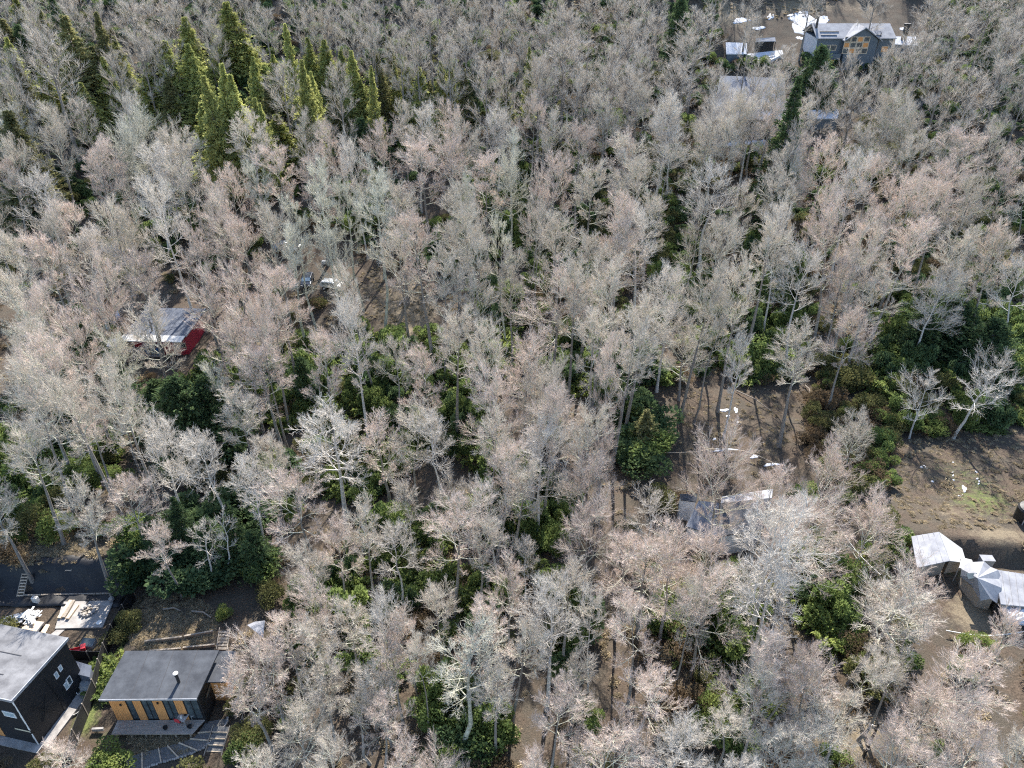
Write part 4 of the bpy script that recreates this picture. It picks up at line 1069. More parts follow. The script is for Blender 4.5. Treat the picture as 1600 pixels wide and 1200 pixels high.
# dark tank at right edge
c_ = vx(1602, 812, 0); T = Thing('dark_water_tank', 'dark round water tank sunk in the bank at the right edge', 'tank', tuple(c_))
T.part('drum', MB().lathe([(1.2, -.2), (1.25, 1.6), (1.1, 1.8), (.3, 2.0)], (0, 0, 0), 20), MT['black_plastic'], smooth=False)
T.part('pipe', MB().tube([(-.9, -.9, 0), (-.8, -.8, 1.5), (-.3, -.3, 2.0)], .06, 8), MT['bright_steel'])
# timber retaining wall / road edge
single_mesh('retaining_beam', MB().beam(vx(1090, 1022, .3), vx(1133, 1018, .3), .3, .5), MT['timber'], 'pale timber beam beside the track under the bare trees', 'beam')

# ------------------------------------------------------------------ railing with snow along the brown clearing
rl = [(1032, 707), (1062, 707), (1090, 706), (1112, 701), (1130, 703), (1160, 704), (1185, 712), (1206, 722), (1225, 736)]
pts = [vx(a, b, .9) for a, b in rl]
T = Thing('pipe_railing', 'thin pale pipe railing along the edge of the brown clearing', 'railing', (pts[0].x, pts[0].y, pts[0].z - .9))
for k in range(len(pts) - 1): T.part('rail', MB().tube([pts[k], pts[k + 1]], .045, 6), MT['fresh_wood'], world=True)
for p in pts: T.part('post', MB().tube([p - Vector((0, 0, 1.1)), p], .05, 6), MT['fresh_wood'], world=True)
# fallen logs
for a, b, l in (((1150, 610), (1205, 642), 'long fallen pale trunk across the top of the brown clearing'), ((1160, 595), (1178, 604), 'short fallen branch above the brown clearing'),
                ((1385, 615), (1402, 670), 'thin leaning dead stem among rusty brush'), ((1258, 602), (1266, 618), 'broken pale stub at the edge of the thicket'),
                ((1222, 672), (1216, 690), 'grey stump leaning in the brown clearing'), ((300, 955), (330, 965), 'thin dead branch on the brown slope'),
                ((255, 952), (282, 954), 'pale fallen branch on the brown slope behind the house')):
    p, q = vx(*a, .25), vx(*b, .25); m_ = p.lerp(q, .5) + Vector((.2, .1, .2))
    single_mesh('fallen_log', MB().tube([p, m_, q], .10, 7, .05), MT['timber'], l, 'log')
# utility pole and cables
pb, _ = ground(1349, 1182); T = Thing('utility_pole', 'dark wooden utility pole standing at the bottom right of the photo', 'pole', tuple(pb), 0)
T.part('shaft', MB().tube([(0, 0, -.5), (.05, 0, 4.6)], .13, 10, .09), MT['steel'])
T.part('crossarm', MB().beam((-.5, 0, 4.25), (.5, 0, 4.25), .09), MT['timber'])
for s_ in (-.4, .4): T.part('insulator', MB().lathe([(.05, 0), (.07, .08), (.03, .16)], (s_, 0, 4.3), 8), MT['white_paint'])
a, b = vx(1308, 818, 2.5), vx(1376, 898, 2.5)
single_mesh('overhead_cable', MB().tube([a.lerp(b, k / 8) - Vector((0, 0, .5 * math.sin(math.pi * k / 8))) for k in range(9)], .035, 5), MT['rope'], 'pale cable running down beside the broad pinkish tree to the thicket', 'cable')
mb = MB()

# ------------------------------------------------------------------ blue-grey gabled house on the slope
PYW = 194.0
def wp(px, py, Y=PYW):
    d = ray(px, py); t_ = Y / d[1]; return Vector((d[0] * t_, Y, CAM_Z + d[2] * t_))
l0 = wp(1278, 60); r0 = wp(1396, 60); gb = wp(1278, 106).z
T = Thing('gabled_house', 'large blue-grey timber house with pale metal roof and glazed central gable', 'house', (l0.x, PYW, gb))
W_ = r0.x - l0.x; He = l0.z - gb
T.part('wall', MB().box(0, W_, 0, 9.5, -2.5, He), MT['slate_wall'])
T.part('white_side_wall', MB().box(-.1, -.002, .1, 9.3, -2.5, He - .1), MT['white_wall'])
ro = T.part('roof', MB().hexa([(-.5, -.6, He - .05), (W_ + .5, -.6, He - .05), (W_ + .5, 4.8, He + 2.3), (-.5, 4.8, He + 2.3), (-.5, -.6, He + .12), (W_ + .5, -.6, He + .12), (W_ + .5, 4.8, He + 2.48), (-.5, 4.8, He + 2.48)])
       .hexa([(-.5, 4.81, He + 2.3), (W_ + .5, 4.81, He + 2.3), (W_ + .5, 10.1, He - .1), (-.5, 10.1, He - .1), (-.5, 4.81, He + 2.48), (W_ + .5, 4.81, He + 2.48), (W_ + .5, 10.1, He + .08), (-.5, 10.1, He + .08)]), MT['white_metal'])
gx0, gx1 = wp(1318, 60).x - l0.x, wp(1371, 60).x - l0.x; gm = (gx0 + gx1) / 2; gh = wp(1344, 41).z - gb
mb = MB(); yf = -1.3
mb.v = [(gx0 + .3, yf, -2.5), (gx1 - .3, yf, -2.5), (gx1 - .3, yf, He - .1), (gm, yf, gh - .15), (gx0 + .3, yf, He - .1), (gx0 + .3, -.001, -2.5), (gx1 - .3, -.001, -2.5), (gx1 - .3, -.001, He - .1), (gm, -.001, gh - .15), (gx0 + .3, -.001, He - .1)]
mb.f = [(0, 1, 2, 3, 4), (9, 8, 7, 6, 5), (0, 5, 6, 1), (1, 6, 7, 2), (2, 7, 8, 3), (3, 8, 9, 4), (4, 9, 5, 0)]
o = T.part('gable_wall', mb, MT['slate_wall']); bm_fix(o)
for sg in (-1, 1):
    e_ = gx0 - .5 if sg < 0 else gx1 + .5
    o = T.part('gable_roof', MB().hexa([(gm, yf - .7, gh - .15), (e_, yf - .7, He - .35), (e_, 4.4, He - .35), (gm, 4.4, gh - .15), (gm, yf - .7, gh + .05), (e_, yf - .7, He - .15), (e_, 4.4, He - .15), (gm, 4.4, gh + .05)]), MT['white_metal']); bm_fix(o)
for i in range(4):
    for j in range(3):
        a = wp(1321, 57, PYW + yf); b = wp(1354, 84, PYW + yf)
        x0_, x1_ = a.x - l0.x, b.x - l0.x; z0_, z1_ = b.z - gb, a.z - gb
        dx_, dz_ = (x1_ - x0_) / 4, (z1_ - z0_) / 3
        window(T, 'f', x0_ + i * dx_ + .02, x0_ + (i + 1) * dx_ - .02, z0_ + j * dz_ + .02, z0_ + (j + 1) * dz_ - .02, yf, 'orange' if (i + j) % 3 == 1 else 'glass', 'fresh_wood', .14)
for a_, b_ in ((1288, 1296), (1298, 1306)):
    p, q = wp(a_, 70), wp(b_, 79); window(T, 'f', p.x - l0.x, q.x - l0.x, q.z - gb, p.z - gb, 0, 'glass', 'fresh_wood', .12)
p, q = wp(1378, 72), wp(1386, 82); window(T, 'f', p.x - l0.x, q.x - l0.x, q.z - gb, p.z - gb, 0, 'orange', 'fresh_wood', .12)
p, q = wp(1283, 81), wp(1308, 91); T.part('balcony', MB().box(p.x - l0.x, q.x - l0.x, -1.6, -.002, q.z - gb, p.z - gb - .3), MT['slate_wall'])
T.part('balcony_rail', MB().box(p.x - l0.x, q.x - l0.x, -1.7, -1.602, p.z - gb - 1.1, p.z - gb - .1), MT['slate_wall'])
p, q = wp(1288, 93), wp(1301, 104); T.part('door', MB().box(p.x - l0.x, q.x - l0.x, -.06, -.002, q.z - gb - .3, p.z - gb), MT['orange'])
for px_, h_ in ((1284, 2.6),): c_ = wp(px_, 40); MB().lathe([(.28, 0), (.28, h_), (.4, h_), (.4, h_ + .2)], (c_.x - l0.x, 3.2, He + 1.5), 10).obj('chimney_pipe', MT['steel'], ro)
for a_, b_, yy_ in ((1285, 1315, 1.6), (1285, 1310, .4), (1350, 1380, 1.6), (1366, 1380, .4)):
    p, q = wp(a_, 50), wp(b_, 50); z_ = He + .12 + (yy_ + .6) * (2.36 / 5.4)
    if a_ == 1350: p.x += 4.5
    MB().box(p.x - l0.x, q.x - l0.x, yy_, yy_ + .22, z_ + .02, z_ + .2).obj('snow_guard', MT['seam'], ro)
p = wp(1373, 60); T.part('downpipe', MB().beam((p.x - l0.x, -.75, He + 1.4), (p.x - l0.x - .5, -.75, He - 4), .12), MT['steel'])
# annex with two tall pipes
rp = [vx(1398, 69, 2.2), vx(1434, 71, 2.2), vx(1431, 57, 2.6), vx(1400, 57, 2.6)]
t = Thing('annex', 'low snow-white annex roof with two tall black stovepipes right of the gabled house', 'annex', (rp[0].x, rp[0].y, tz(rp[0].x, rp[0].y)))
t.part('roof', MB().slab(rp, .15), MT['snow'], world=True); walls_under(t, rp, MT['slate_wall'])
for px_ in (1409, 1414):
    b_ = vx(px_, 63, 2.3); t.part('stovepipe', MB().lathe([(.3, 0), (.3, 3.4), (.42, 3.4), (.42, 3.7)], tuple(b_), 10), MT['steel'], world=True)
# carport and terrace left of it
rp = [vx(1181, 65, 2.4), vx(1212, 64, 2.4), vx(1211, 58, 2.6), vx(1182, 60, 2.6)]
t = Thing('carport', 'open dark carport with thin white roof left of the gabled house', 'carport', (rp[0].x, rp[0].y, tz(rp[0].x, rp[0].y)))
t.part('roof', MB().slab(rp, .15), MT['white_metal'], world=True)
for p in rp[:2]: t.part('post', MB().beam(Vector((p.x, p.y, tz(p.x, p.y))), p - Vector((0, 0, .16)), .15), MT['steel'], world=True)
b1, b2 = rp[3], rp[2]
t.part('back_wall', MB().hexa([Vector((b1.x, b1.y + .1, tz(b1.x, b1.y) - .5)), Vector((b2.x, b2.y + .1, tz(b2.x, b2.y) - .5)), Vector((b2.x, b2.y + .3, tz(b2.x, b2.y) - .5)), Vector((b1.x, b1.y + .3, tz(b1.x, b1.y) - .5)),
                              b1 + Vector((0, .1, -.16)), b2 + Vector((0, .1, -.16)), b2 + Vector((0, .3, -.16)), b1 + Vector((0, .3, -.16))]), MT['black_wood'], world=True)
rp = [vx(1135, 84, 1.9), vx(1168, 84, 1.9), vx(1167, 67, 2.2), vx(1134, 66, 2.2)]
t = Thing('snowy_shed', 'small shed under a blank white snow-covered roof, leftmost on the upper slope', 'shed', (rp[0].x, rp[0].y, tz(rp[0].x, rp[0].y)))
t.part('roof', MB().slab(rp, .2), MT['snow'], world=True); walls_under(t, rp, MT['slate_wall'])
tp = [vx(1168, 97, .6), vx(1200, 96, .6), vx(1224, 84, .6), vx(1222, 78, .6), vx(1168, 84, .6)]
drape_poly('snowy_terrace', [(1168, 97), (1200, 96), (1224, 84), (1222, 78), (1168, 84)], .8, MT['snow'], .6)
t = Thing('terrace_railing', 'low dark railing in front of the snowy terrace', 'railing', tuple(tp[0]))
for k in range(12):
    p = tp[0].lerp(tp[1], k / 11); t.part('post', MB().beam(p + Vector((0, -.1, -.3)), p + Vector((0, -.1, 1.0)), .1), MT['steel'], world=True)
for z_ in (.5, .95): t.part('rail', MB().beam(tp[0] + Vector((0, -.1, z_)), tp[1] + Vector((0, -.1, z_)), .08), MT['steel'], world=True)
# large pale metal roof
rp = [vx(1112, 186, 3.4), vx(1229, 187, 3.4), vx(1226, 122, 2.6), vx(1126, 118, 2.6)]
T = Thing('metal_roof_hall', 'wide hall with a pale blue-grey metal roof showing through bare branches', 'hall', (rp[0].x, rp[0].y, tz(rp[0].x, rp[0].y)))
ro = T.part('roof', MB().slab(rp, .2), MT['pale_metal_roof'], world=True); walls_under(T, rp, MT['black_wood'], .95, .25)
for k in range(1, 12):
    a, b = rp[0].lerp(rp[1], k / 12), rp[3].lerp(rp[2], k / 12)
    mb = MB().beam(a + Vector((0, 0, .05)), b + Vector((0, 0, .05)), .1, .08); mb.v = [tuple(T.I @ Vector(p)) for p in mb.v]; mb.obj('seam', MT['pale_metal_roof'], ro)
rp = [vx(1262, 185, 2.4), vx(1311, 185, 2.4), vx(1310, 170, 2.7), vx(1262, 172, 2.7)]
t = Thing('white_roof_hut', 'hut with a bright white roof between the tall dark conifer and bare trunks', 'hut', (rp[0].x, rp[0].y, tz(rp[0].x, rp[0].y)))
t.part('roof', MB().slab(rp, .2), MT['snow'], world=True); walls_under(t, rp, MT['slate_wall'])
drape_poly('driveway', [(1300, 195), (1420, 170), (1470, 160), (1465, 148), (1400, 156), (1310, 176)], .2, MT['gravel'], .12)
drape_poly('upper_track', [(1130, 208), (1180, 209), (1212, 212), (1212, 200), (1180, 197), (1130, 196)], .2, MT['gravel'], .08)

# ------------------------------------------------------------------ snow patches
def snow(cx, cy, rx, ry, label=None, seed=0, th=.07, group=None):
    r = random.Random(seed * 7 + int(cx) * 3); n_ = 22
    ph = [r.uniform(0, 6.28) for _ in range(4)]
    rim = []; c_ = vx(cx, cy, 0)
    for k in range(n_):
        a = k / n_ * 6.28; q = 1 + .22 * math.sin(2 * a + ph[0]) + .16 * math.sin(3 * a + ph[1]) + .12 * math.sin(5 * a + ph[2]) + .1 * math.sin(8 * a + ph[3])
        rim.append((cx + rx * q * math.cos(a), cy + ry * q * math.sin(a)))
    mb = MB(); rings = []
    for f_, h_ in ((0.0, th), (.35, th), (.7, th * .8), (.93, th * .45), (1.0, -.05)):
        rings.append([vx(cx + (x_ - cx) * f_, cy + (y_ - cy) * f_, h_) for x_, y_ in rim])
    mb.v.append(tuple(rings[0][0]))
    for R_ in rings[1:]: mb.v += [tuple(p) for p in R_]
    for k in range(n_):
        mb.f.append((0, 1 + k, 1 + (k + 1) % n_))
        for j in range(3):
            a, b = 1 + j * n_ + k, 1 + j * n_ + (k + 1) % n_; mb.f.append((a, a + n_, b + n_, b))
    o = single_mesh('snow_patch', mb, MT['snow'], label, 'snow', group, smooth=True); bm_fix(o); o.data.shade_smooth()
SN = [(1252, 34, 22, 16, 'largest old snow patch, beside the gabled house'), (1283, 33, 16, 6, 'snow strip just behind the gabled house roof'), (1185, 44, 10, 3, 'thin snow streak above the carport'),
      (1158, 32, 12, 5, 'snow patch nearest the dark conifer on the ridge'), (1204, 26, 5, 5, 'small snow spot high above the carport'), (1150, 199, 42, 2.2, 'long thin snow line along the upper track'),
      (1150, 226, 32, 4, 'snow bank left of the tall dark conifer'), (1190, 224, 20, 7, 'wide snow patch at the foot of the tall dark conifer'), (1368, 240, 26, 6, 'faint snow patch among bare crowns right of the conifer'),
      (1355, 38, 8, 2, 'small snow streak on the slope behind the gable'), (1132, 641, 7, 2.5, 'left snow streak in the brown clearing'), (1150, 641, 3, 5, 'upright snow fleck in the brown clearing'),
      (1137, 650, 3, 2, 'tiny snow fleck below the left streak in the brown clearing'), (1153, 660, 3, 1.5, 'lowest snow fleck in the brown clearing'), (1116, 686, 2.5, 3, 'snow fleck just above the pipe railing'),
      (1130, 703, 18, 3, 'snow strip along the left part of the pipe railing'), (1178, 713, 10, 3, 'snow strip along the middle of the pipe railing'), (1206, 726, 12, 3, 'snow strip at the right end of the pipe railing'),
      (1444, 730, 6, 3, 'largest snow patch in the grassy clearing'), (1457, 752, 3, 1.5, 'snow fleck below the largest patch in the grassy clearing'), (1507, 764, 4, 5, 'upright snow patch in the middle of the grassy clearing'),
      (1501, 774, 4, 2, 'star-shaped snow fleck low in the grassy clearing'), (1418, 886, 4, 20, 'long narrow snow tongue beside the white pavilion'), (1250, 60, 6, 3, 'snow spot at the left corner of the gabled house'),
      (1410, 45, 6, 2, 'snow spot right of the gable ridge')]
for i, (a, b, c_, d_, l) in enumerate(SN): snow(a, b, c_, d_, l, i)
for i, (a, b) in enumerate(((1489, 722), (1488, 738), (1489, 743), (1490, 750), (1487, 755), (1526, 738), (1527, 748), (1530, 752), (1529, 756), (1524, 737))):
    snow(a, b, 1.6, 1.4, ('topmost', 'second', 'third', 'fourth', 'lowest')[(i if i < 5 else (1, 2, 3, 4, 0)[i - 5])] + (' tiny snow fleck in the left row on the grassy clearing' if i < 5 else ' tiny snow fleck in the right row on the grassy clearing'), 50 + i, .06, 'tiny snow flecks on the grassy clearing')

# ------------------------------------------------------------------ tree prototypes (mesh data shared by the copies)
PROTO = {}
def proto(key, *a, **k): PROTO.setdefault(key, []).append(bare_tree(*a, **k))
proto('pink', 1, 20, 2.5, 0.52, 18, 'pink')
proto('pink', 2, 20, 3.2, 0.48, 18, 'pink')
proto('pink', 3, 19, 3.3, 0.42, 18, 'pink')
proto('pink', 4, 18, 4.2, .34, 20, 'pink', limb=1.15)
proto('pink', 5, 13, 4.2, .22, 20, 'pink', limb=1.2)
proto('grey', 11, 20, 2.4, 0.54, 22, 'grey', dens=.8)
proto('grey', 12, 20, 3.1, 0.48, 24, 'grey', dens=.8)
proto('grey', 13, 18, 3.9, .36, 24, 'grey', dens=.8, limb=1.15)
proto('moss', 21, 20, 2.9, 0.48, 22, 'moss', dens=.6, limb=1.1)
proto('moss', 22, 18, 4.0, .30, 26, 'moss', k4=6, dens=.7, limb=1.2)
proto('pale', 31, 20, 2.6, 0.46, 22, 'pale', dens=.7)
proto('pale', 32, 19, 3.5, 0.42, 24, 'pale', dens=.8)
proto('pink', 6, 20, 3.0, 0.58, 15, 'pink', lean=.7)
proto('pink', 7, 19, 2.4, 0.40, 20, 'pink', lean=.5, dens=.85)
proto('grey', 14, 20, 2.8, 0.61, 15, 'grey', lean=.8, dens=.8)
proto('grey', 15, 19, 3.3, 0.46, 16, 'grey', lean=.6, dens=.7)
proto('pale', 33, 20, 3.0, 0.56, 15, 'pale', lean=.7, dens=.7)
proto('moss', 23, 20, 2.4, 0.51, 16, 'moss', lean=.7, dens=.7)
proto('dead', 43, 18, 2.2, .40, 10, 'dead', k3=4, k4=3, lean=1.0)
proto('dead', 41, 18, 2.6, .45, 13, 'dead', k3=5, k4=4, dens=.8)
proto('dead', 42, 12, 3.4, .25, 14, 'dead', k3=6, k4=5, dens=.8)

# crown top x, crown top y, crown width (photo pixels), tone, [height m], [n = trunk leaning not used]
TREES = """
45 22 30 g;65 62 78 m 24;12 128 45 g;48 8 40 g;110 4 50 g;152 14 42 g;200 8 60 g;236 4 60 p;266 12 50 g;214 58 50 g;246 62 46 g;312 4 40 g;330 38 34 g
205 164 74 m;165 186 62 m;236 190 62 g;282 196 62 g;122 208 52 p;150 218 56 p;352 252 52 p;48 256 66 w;380 172 52 g;216 222 62 w;272 238 62 g;168 140 42 w;322 262 52 p;175 90 40 g;60 150 60 g;20 200 40 g
440 110 62 w;526 112 44 p;508 20 46 p;480 18 46 g;546 22 46 g;410 20 50 g;582 48 42 g;622 54 46 w;650 72 42 g;726 44 56 w;700 76 46 w;786 18 50 p;790 100 46 w;758 104 52 w;670 18 56 g;640 4 46 g;742 6 46 g;704 156 56 p;716 180 56 g
646 156 50 w 19;590 182 62 p;552 206 46 w;516 182 50 p;440 222 54 p;486 226 60 p;412 244 46 m;625 158 36 g;660 216 60 p;706 202 72 p;776 160 62 w;790 204 50 m;760 238 54 p;742 266 50 m;582 248 56 m;620 270 50 g;542 268 50 m
812 12 50 g;850 44 52 g;886 24 54 g;872 2 50 g;922 6 50 g;966 2 56 g;1000 2 50 g;986 44 62 w;1022 30 50 g;905 70 62 p;956 82 50 g;1092 28 66 p;1074 64 60 p;1056 108 62 p;1002 90 46 g
842 96 50 g;880 76 74 w;852 106 52 p;832 146 54 p;910 118 46 g;950 112 52 w;985 116 60 p;1012 124 50 g;1062 150 54 w;1048 214 50 g;870 166 62 g;908 190 54 p;948 142 50 g;1115 244 80 w;1130 122 54 w;1164 132 50 g;1176 32 32 g;1112 180 50 g
832 250 46 p;876 240 54 p;922 238 50 g;1000 206 54 g;1012 236 50 g;1040 142 46 w;965 200 50 p;800 220 50 m
1226 84 56 p;1332 88 34 p;1290 118 50 w;1388 86 44 p;1422 66 50 p;1462 8 56 w;1502 30 62 w;1550 8 62 p;1576 48 50 p;1594 20 50 p;1342 128 62 w;1402 134 62 g;1440 142 62 g;1480 108 62 p;1522 122 62 p;1572 100 62 g;1262 192 60 p;1300 204 62 p;1350 234 54 w;1402 262 64 p;1480 240 72 p;1522 202 72 p;1562 182 62 g;1592 222 54 p;1240 222 54 g;1382 244 58 p;1212 110 48 g;1120 114 44 g;1182 114 44 w;1212 742 70 p 14;1128 150 50 w;1152 146 46 g;1178 150 50 w;1206 158 46 p;1140 176 46 g;1196 120 44 g;1430 200 50 g;1450 60 46 g;1250 150 46 g
50 320 62 g;16 342 46 g;115 354 76 w 17;60 364 62 p;100 300 50 p;152 300 62 g;186 318 62 g;206 390 78 p 16;150 430 62 p;290 342 56 p;306 416 60 p;246 268 58 w 23;10 400 62 g;18 452 52 m;62 438 62 p;92 480 60 p;30 496 56 g;68 512 72 p;12 560 54 g;380 334 52 p;374 408 62 p;404 434 54 p;366 478 60 p 17;342 298 48 p;316 288 46 g;170 560 62 g;130 380 50 p
216 470 60 g 18;346 494 62 p 17;172 505 52 m 15;345 560 50 m 13
420 312 46 g;444 334 56 m;497 238 62 m 24;576 282 62 m 22;622 336 50 g 20;660 326 66 p 22;708 282 56 g 20;742 312 60 g 22;430 406 64 p 20;400 462 52 p;546 474 60 w 19;490 514 54 p 17;670 536 56 p 16;772 500 50 g;742 352 52 g;702 474 54 g;790 330 42 m;684 380 50 g;530 330 46 m;560 400 40 g;460 300 46 m
866 414 104 p 18;826 508 84 p 17;790 576 92 p 17;878 322 54 g;922 346 54 g;842 308 52 g;962 326 62 p;1012 318 72 w 20;1052 406 74 w 18;975 296 60 p;1022 296 60 g;1090 298 62 g;1142 326 62 g;1166 398 52 g;1078 504 76 g 11;980 488 62 g;930 478 62 g;955 522 52 p;1162 520 42 w 14;1000 440 60 g;900 400 50 g;1100 400 50 g;1120 440 44 g;940 400 52 g;880 560 60 g
1212 328 52 g;1272 372 80 w 19;1332 298 62 p 22;1362 326 62 p 22;1396 346 62 g 20;1440 264 62 p 22;1482 272 62 p 20;1530 262 60 g 20;1562 346 62 g 19;1592 330 52 p;1240 304 52 w;1292 280 54 p;1420 330 60 p;1576 540 62 d 11;1462 572 66 d 10;1540 560 62 d 11;1500 340 50 g;1230 260 50 g
30 540 108 g 17;118 622 62 p 13;170 600 56 g 12;236 656 82 w 15;320 660 88 w 15;376 716 60 w 13;242 812 56 p 10;300 808 50 d 9;326 798 40 d 9;370 598 54 g 14;4 640 60 g;95 560 60 g
508 624 104 w 17;412 686 62 g 13;460 722 92 p 15;520 812 64 p 13;482 830 66 g 13;590 638 76 p 15;682 624 80 w 16;640 618 62 g 15;630 750 56 g 12;702 732 66 g 12;614 804 70 w 13;702 778 100 p 15;772 688 66 p;780 744 62 w 15;742 800 54 g;560 780 50 g;760 640 50 g
864 606 80 p 17;845 656 92 w 16;950 664 54 p 14;914 700 74 p 14;1026 750 78 d 11;924 778 100 p 14;1020 824 96 p 14;1140 684 104 p 16;1062 812 92 p 15;1130 828 86 p 14;980 818 80 p 14;822 828 50 w 11;802 690 56 g;905 620 60 g;900 880 70 g 13;850 560 60 g 15
1310 680 90 p 12;1284 742 112 p 15;1238 764 126 w 19;1382 756 98 p 12;1222 862 110 w 15;1350 640 56 g 10;1260 800 100 p 15
490 888 76 p 14;542 938 52 g 12;592 930 76 w 14;638 934 44 p 13;592 1030 66 g 11;556 1070 62 g 10;700 1006 124 m 14;762 926 84 p 15;590 1094 76 p 10;440 928 66 p 13;402 980 96 p 13;376 1006 72 p 13;600 1150 66 p;440 1090 92 g 11;520 1150 62 g;680 900 50 g;470 960 60 g 12;610 980 60 p 12;655 985 40 g
862 916 92 w 15;934 904 54 w 14;1005 928 76 p 14;1012 1028 82 p 12;792 876 64 p 14;872 1088 84 p 12;952 1108 124 p 11;1064 1148 92 w 10;1196 984 96 p 14;1122 866 92 p 15;830 1160 62 p;800 960 60 g;770 1040 60 g 12;1090 900 60 g;900 1010 60 g 11;1150 1100 70 g 10
1396 896 96 g 14;1472 884 104 p 13;1240 988 62 p 13;1282 1036 96 p 12;1330 1090 80 g 10;1482 1056 126 p 13;1560 1026 106 p 14;1440 1106 126 p 11;1300 1130 104 g 10;1540 1120 126 p 11;1594 960 54 p 14;1360 1010 60 g 12;1200 1060 90 g 12;1230 1120 90 g 10;1400 1020 70 g 11;395 1150 70 g;75 1150 60 p 5
"""
TN = {'p': 'pink', 'g': 'grey', 'm': 'moss', 'w': 'pale', 'd': 'dead'}
def h_default(y):
    return float(np.interp(y, [0, 200, 350, 600, 800, 1000, 1200], [18, 19.5, 20.5, 17.5, 14.5, 13, 11.5]))
tl = []
for tok in TREES.replace('\n', ';').split(';'):
    q = tok.split()
    if not q: continue
    x, y, w = float(q[0]), float(q[1]), float(q[2])
    hh = float(q[4]) if len(q) > 4 else h_default(y) * (.94 + .12 * rnd.random())
    tl.append([x, y, w, TN[q[3]], hh * (1.12 if 130 < y < 620 else 1.04)])
n_named = len(tl)

# places of the picture where the photograph shows open ground, roofs or low greenery instead of bare crowns (x0, y0, x1, y1)
OPEN = [(-60, 790, 215, 1200), (-60, 840, 30, 1260), (190, 920, 345, 1200), (160, 470, 320, 570), (1100, 0, 1450, 70), (1100, 50, 1240, 110), (1260, 20, 1440, 90), (1110, 120, 1330, 250),
        (1010, 560, 1290, 745), (1400, 655, 1690, 1000), (1060, 740, 1230, 860), (1290, 840, 1420, 900), (1480, 860, 1690, 1000), (-60, 440, 40, 560),
        (430, 370, 560, 470), (540, 400, 700, 520), (100, 20, 400, 170), (400, 40, 600, 170), (600, 100, 760, 165), (300, 100, 420, 260),
        (190, 570, 370, 690), (250, 740, 420, 930), (1380, 450, 1700, 640), (1590, 560, 1720, 900), (1180, 540, 1420, 740), (1230, 60, 1300, 150), (1190, 160, 1240, 320), (1050, 0, 1085, 60),
        (600, 640, 700, 740), (570, 820, 680, 930), (940, 560, 1050, 760), (900, 800, 960, 900), (1030, 930, 1160, 1130), (1260, 870, 1370, 1000), (1490, 985, 1560, 1030),
        (720, 580, 770, 740), (430, 550, 500, 640), (540, 560, 680, 640), (700, 1080, 790, 1200), (90, 470, 160, 570), (0, 640, 60, 780), (830, 350, 1000, 480), (1120, 400, 1240, 600)]
def is_open(x, y): return any(a <= x <= c and b <= y <= d for a, b, c, d in OPEN)
tries = 0
while tries < 16000:
    tries += 1
    x = rnd.uniform(-40, 1640); y = rnd.uniform(-25, 1190)
    if rnd.random() < y / 1500: continue
    w = float(np.interp(y, [0, 300, 600, 900, 1200], [46, 56, 64, 76, 92])) * rnd.uniform(.8, 1.15)
    yc = y + w * .55
    if is_open(x, yc) or is_open(x, y + 4) or is_open(x - w * .3, yc) or is_open(x + w * .3, yc): continue
    if any(math.hypot(x - a[0], (yc - (a[1] + a[2] * .55)) * .8) < (.36 + .09 * min(y, 400) / 400) * (w + a[2]) for a in tl): continue
    tn = rnd.choice(['pink', 'grey', 'grey', 'moss' if x < 800 else 'pale', 'pink' if y > 300 else 'grey'])
    tl.append([x, y, w, tn, h_default(y) * (.85 + .15 * rnd.random())])

placed = []
for x, y, w, tn, hh in tl:
    p, t = ground(x, y, hh)
    R = max(1.2, w / 2 * t / FPX * (1.26 if y < 560 else 1.2))
    placed.append(dict(x=x, y=y, w=w, tone=tn, H=hh, p=p, t=t, R=R))
placed.sort(key=lambda q: q['t'])
print('bare trees', len(placed), 'named', n_named)

LAND = [('the red cabin', 245, 520), ('the orange-clad dark house', 250, 1070), ('the black two-storey house', 50, 1060), ('the parked silver vehicles', 490, 420),
        ('the white-walled house under trees', 1150, 810), ('the white pavilion roofs', 1500, 890), ('the blue-grey gabled house', 1335, 60),
        ('the large pale metal roof', 1160, 150), ('the tall dark conifer by the drive', 1225, 240), ('the dense pine stand', 330, 150), ('the row of slender pines', 500, 100),
        ('the snow-dotted clearing', 1500, 730), ('the brown clearing with railing', 1150, 660), ('the leafy green thicket', 1470, 520),
        ('the bright lichen-green tree', 700, 1080), ('the broad dark evergreen', 275, 640), ('the yellowish pine row', 680, 125), ('the green gully of ferns', 735, 660),
        ('the dark spruce thicket', 300, 880), ('the bright green sapling', 1105, 1130), ('the leaning utility pole', 1355, 1165), ('the dark conifer on the ridge', 1066, 30),
        ('the tan clearing beside the vehicles', 620, 450), ('the grey-green bushy slope', 960, 450), ('the photo\'s top left corner', 0, 0), ('the photo\'s top right corner', 1600, 0),
        ('the forest opening near centre', 850, 830), ('the orange-leaved bush', 1145, 960)]
ORD = ['nearest', 'second', 'third', 'fourth', 'fifth', 'sixth', 'seventh', 'eighth', 'ninth', 'tenth', 'eleventh', 'twelfth', 'thirteenth', 'fourteenth']
used_labels = {}
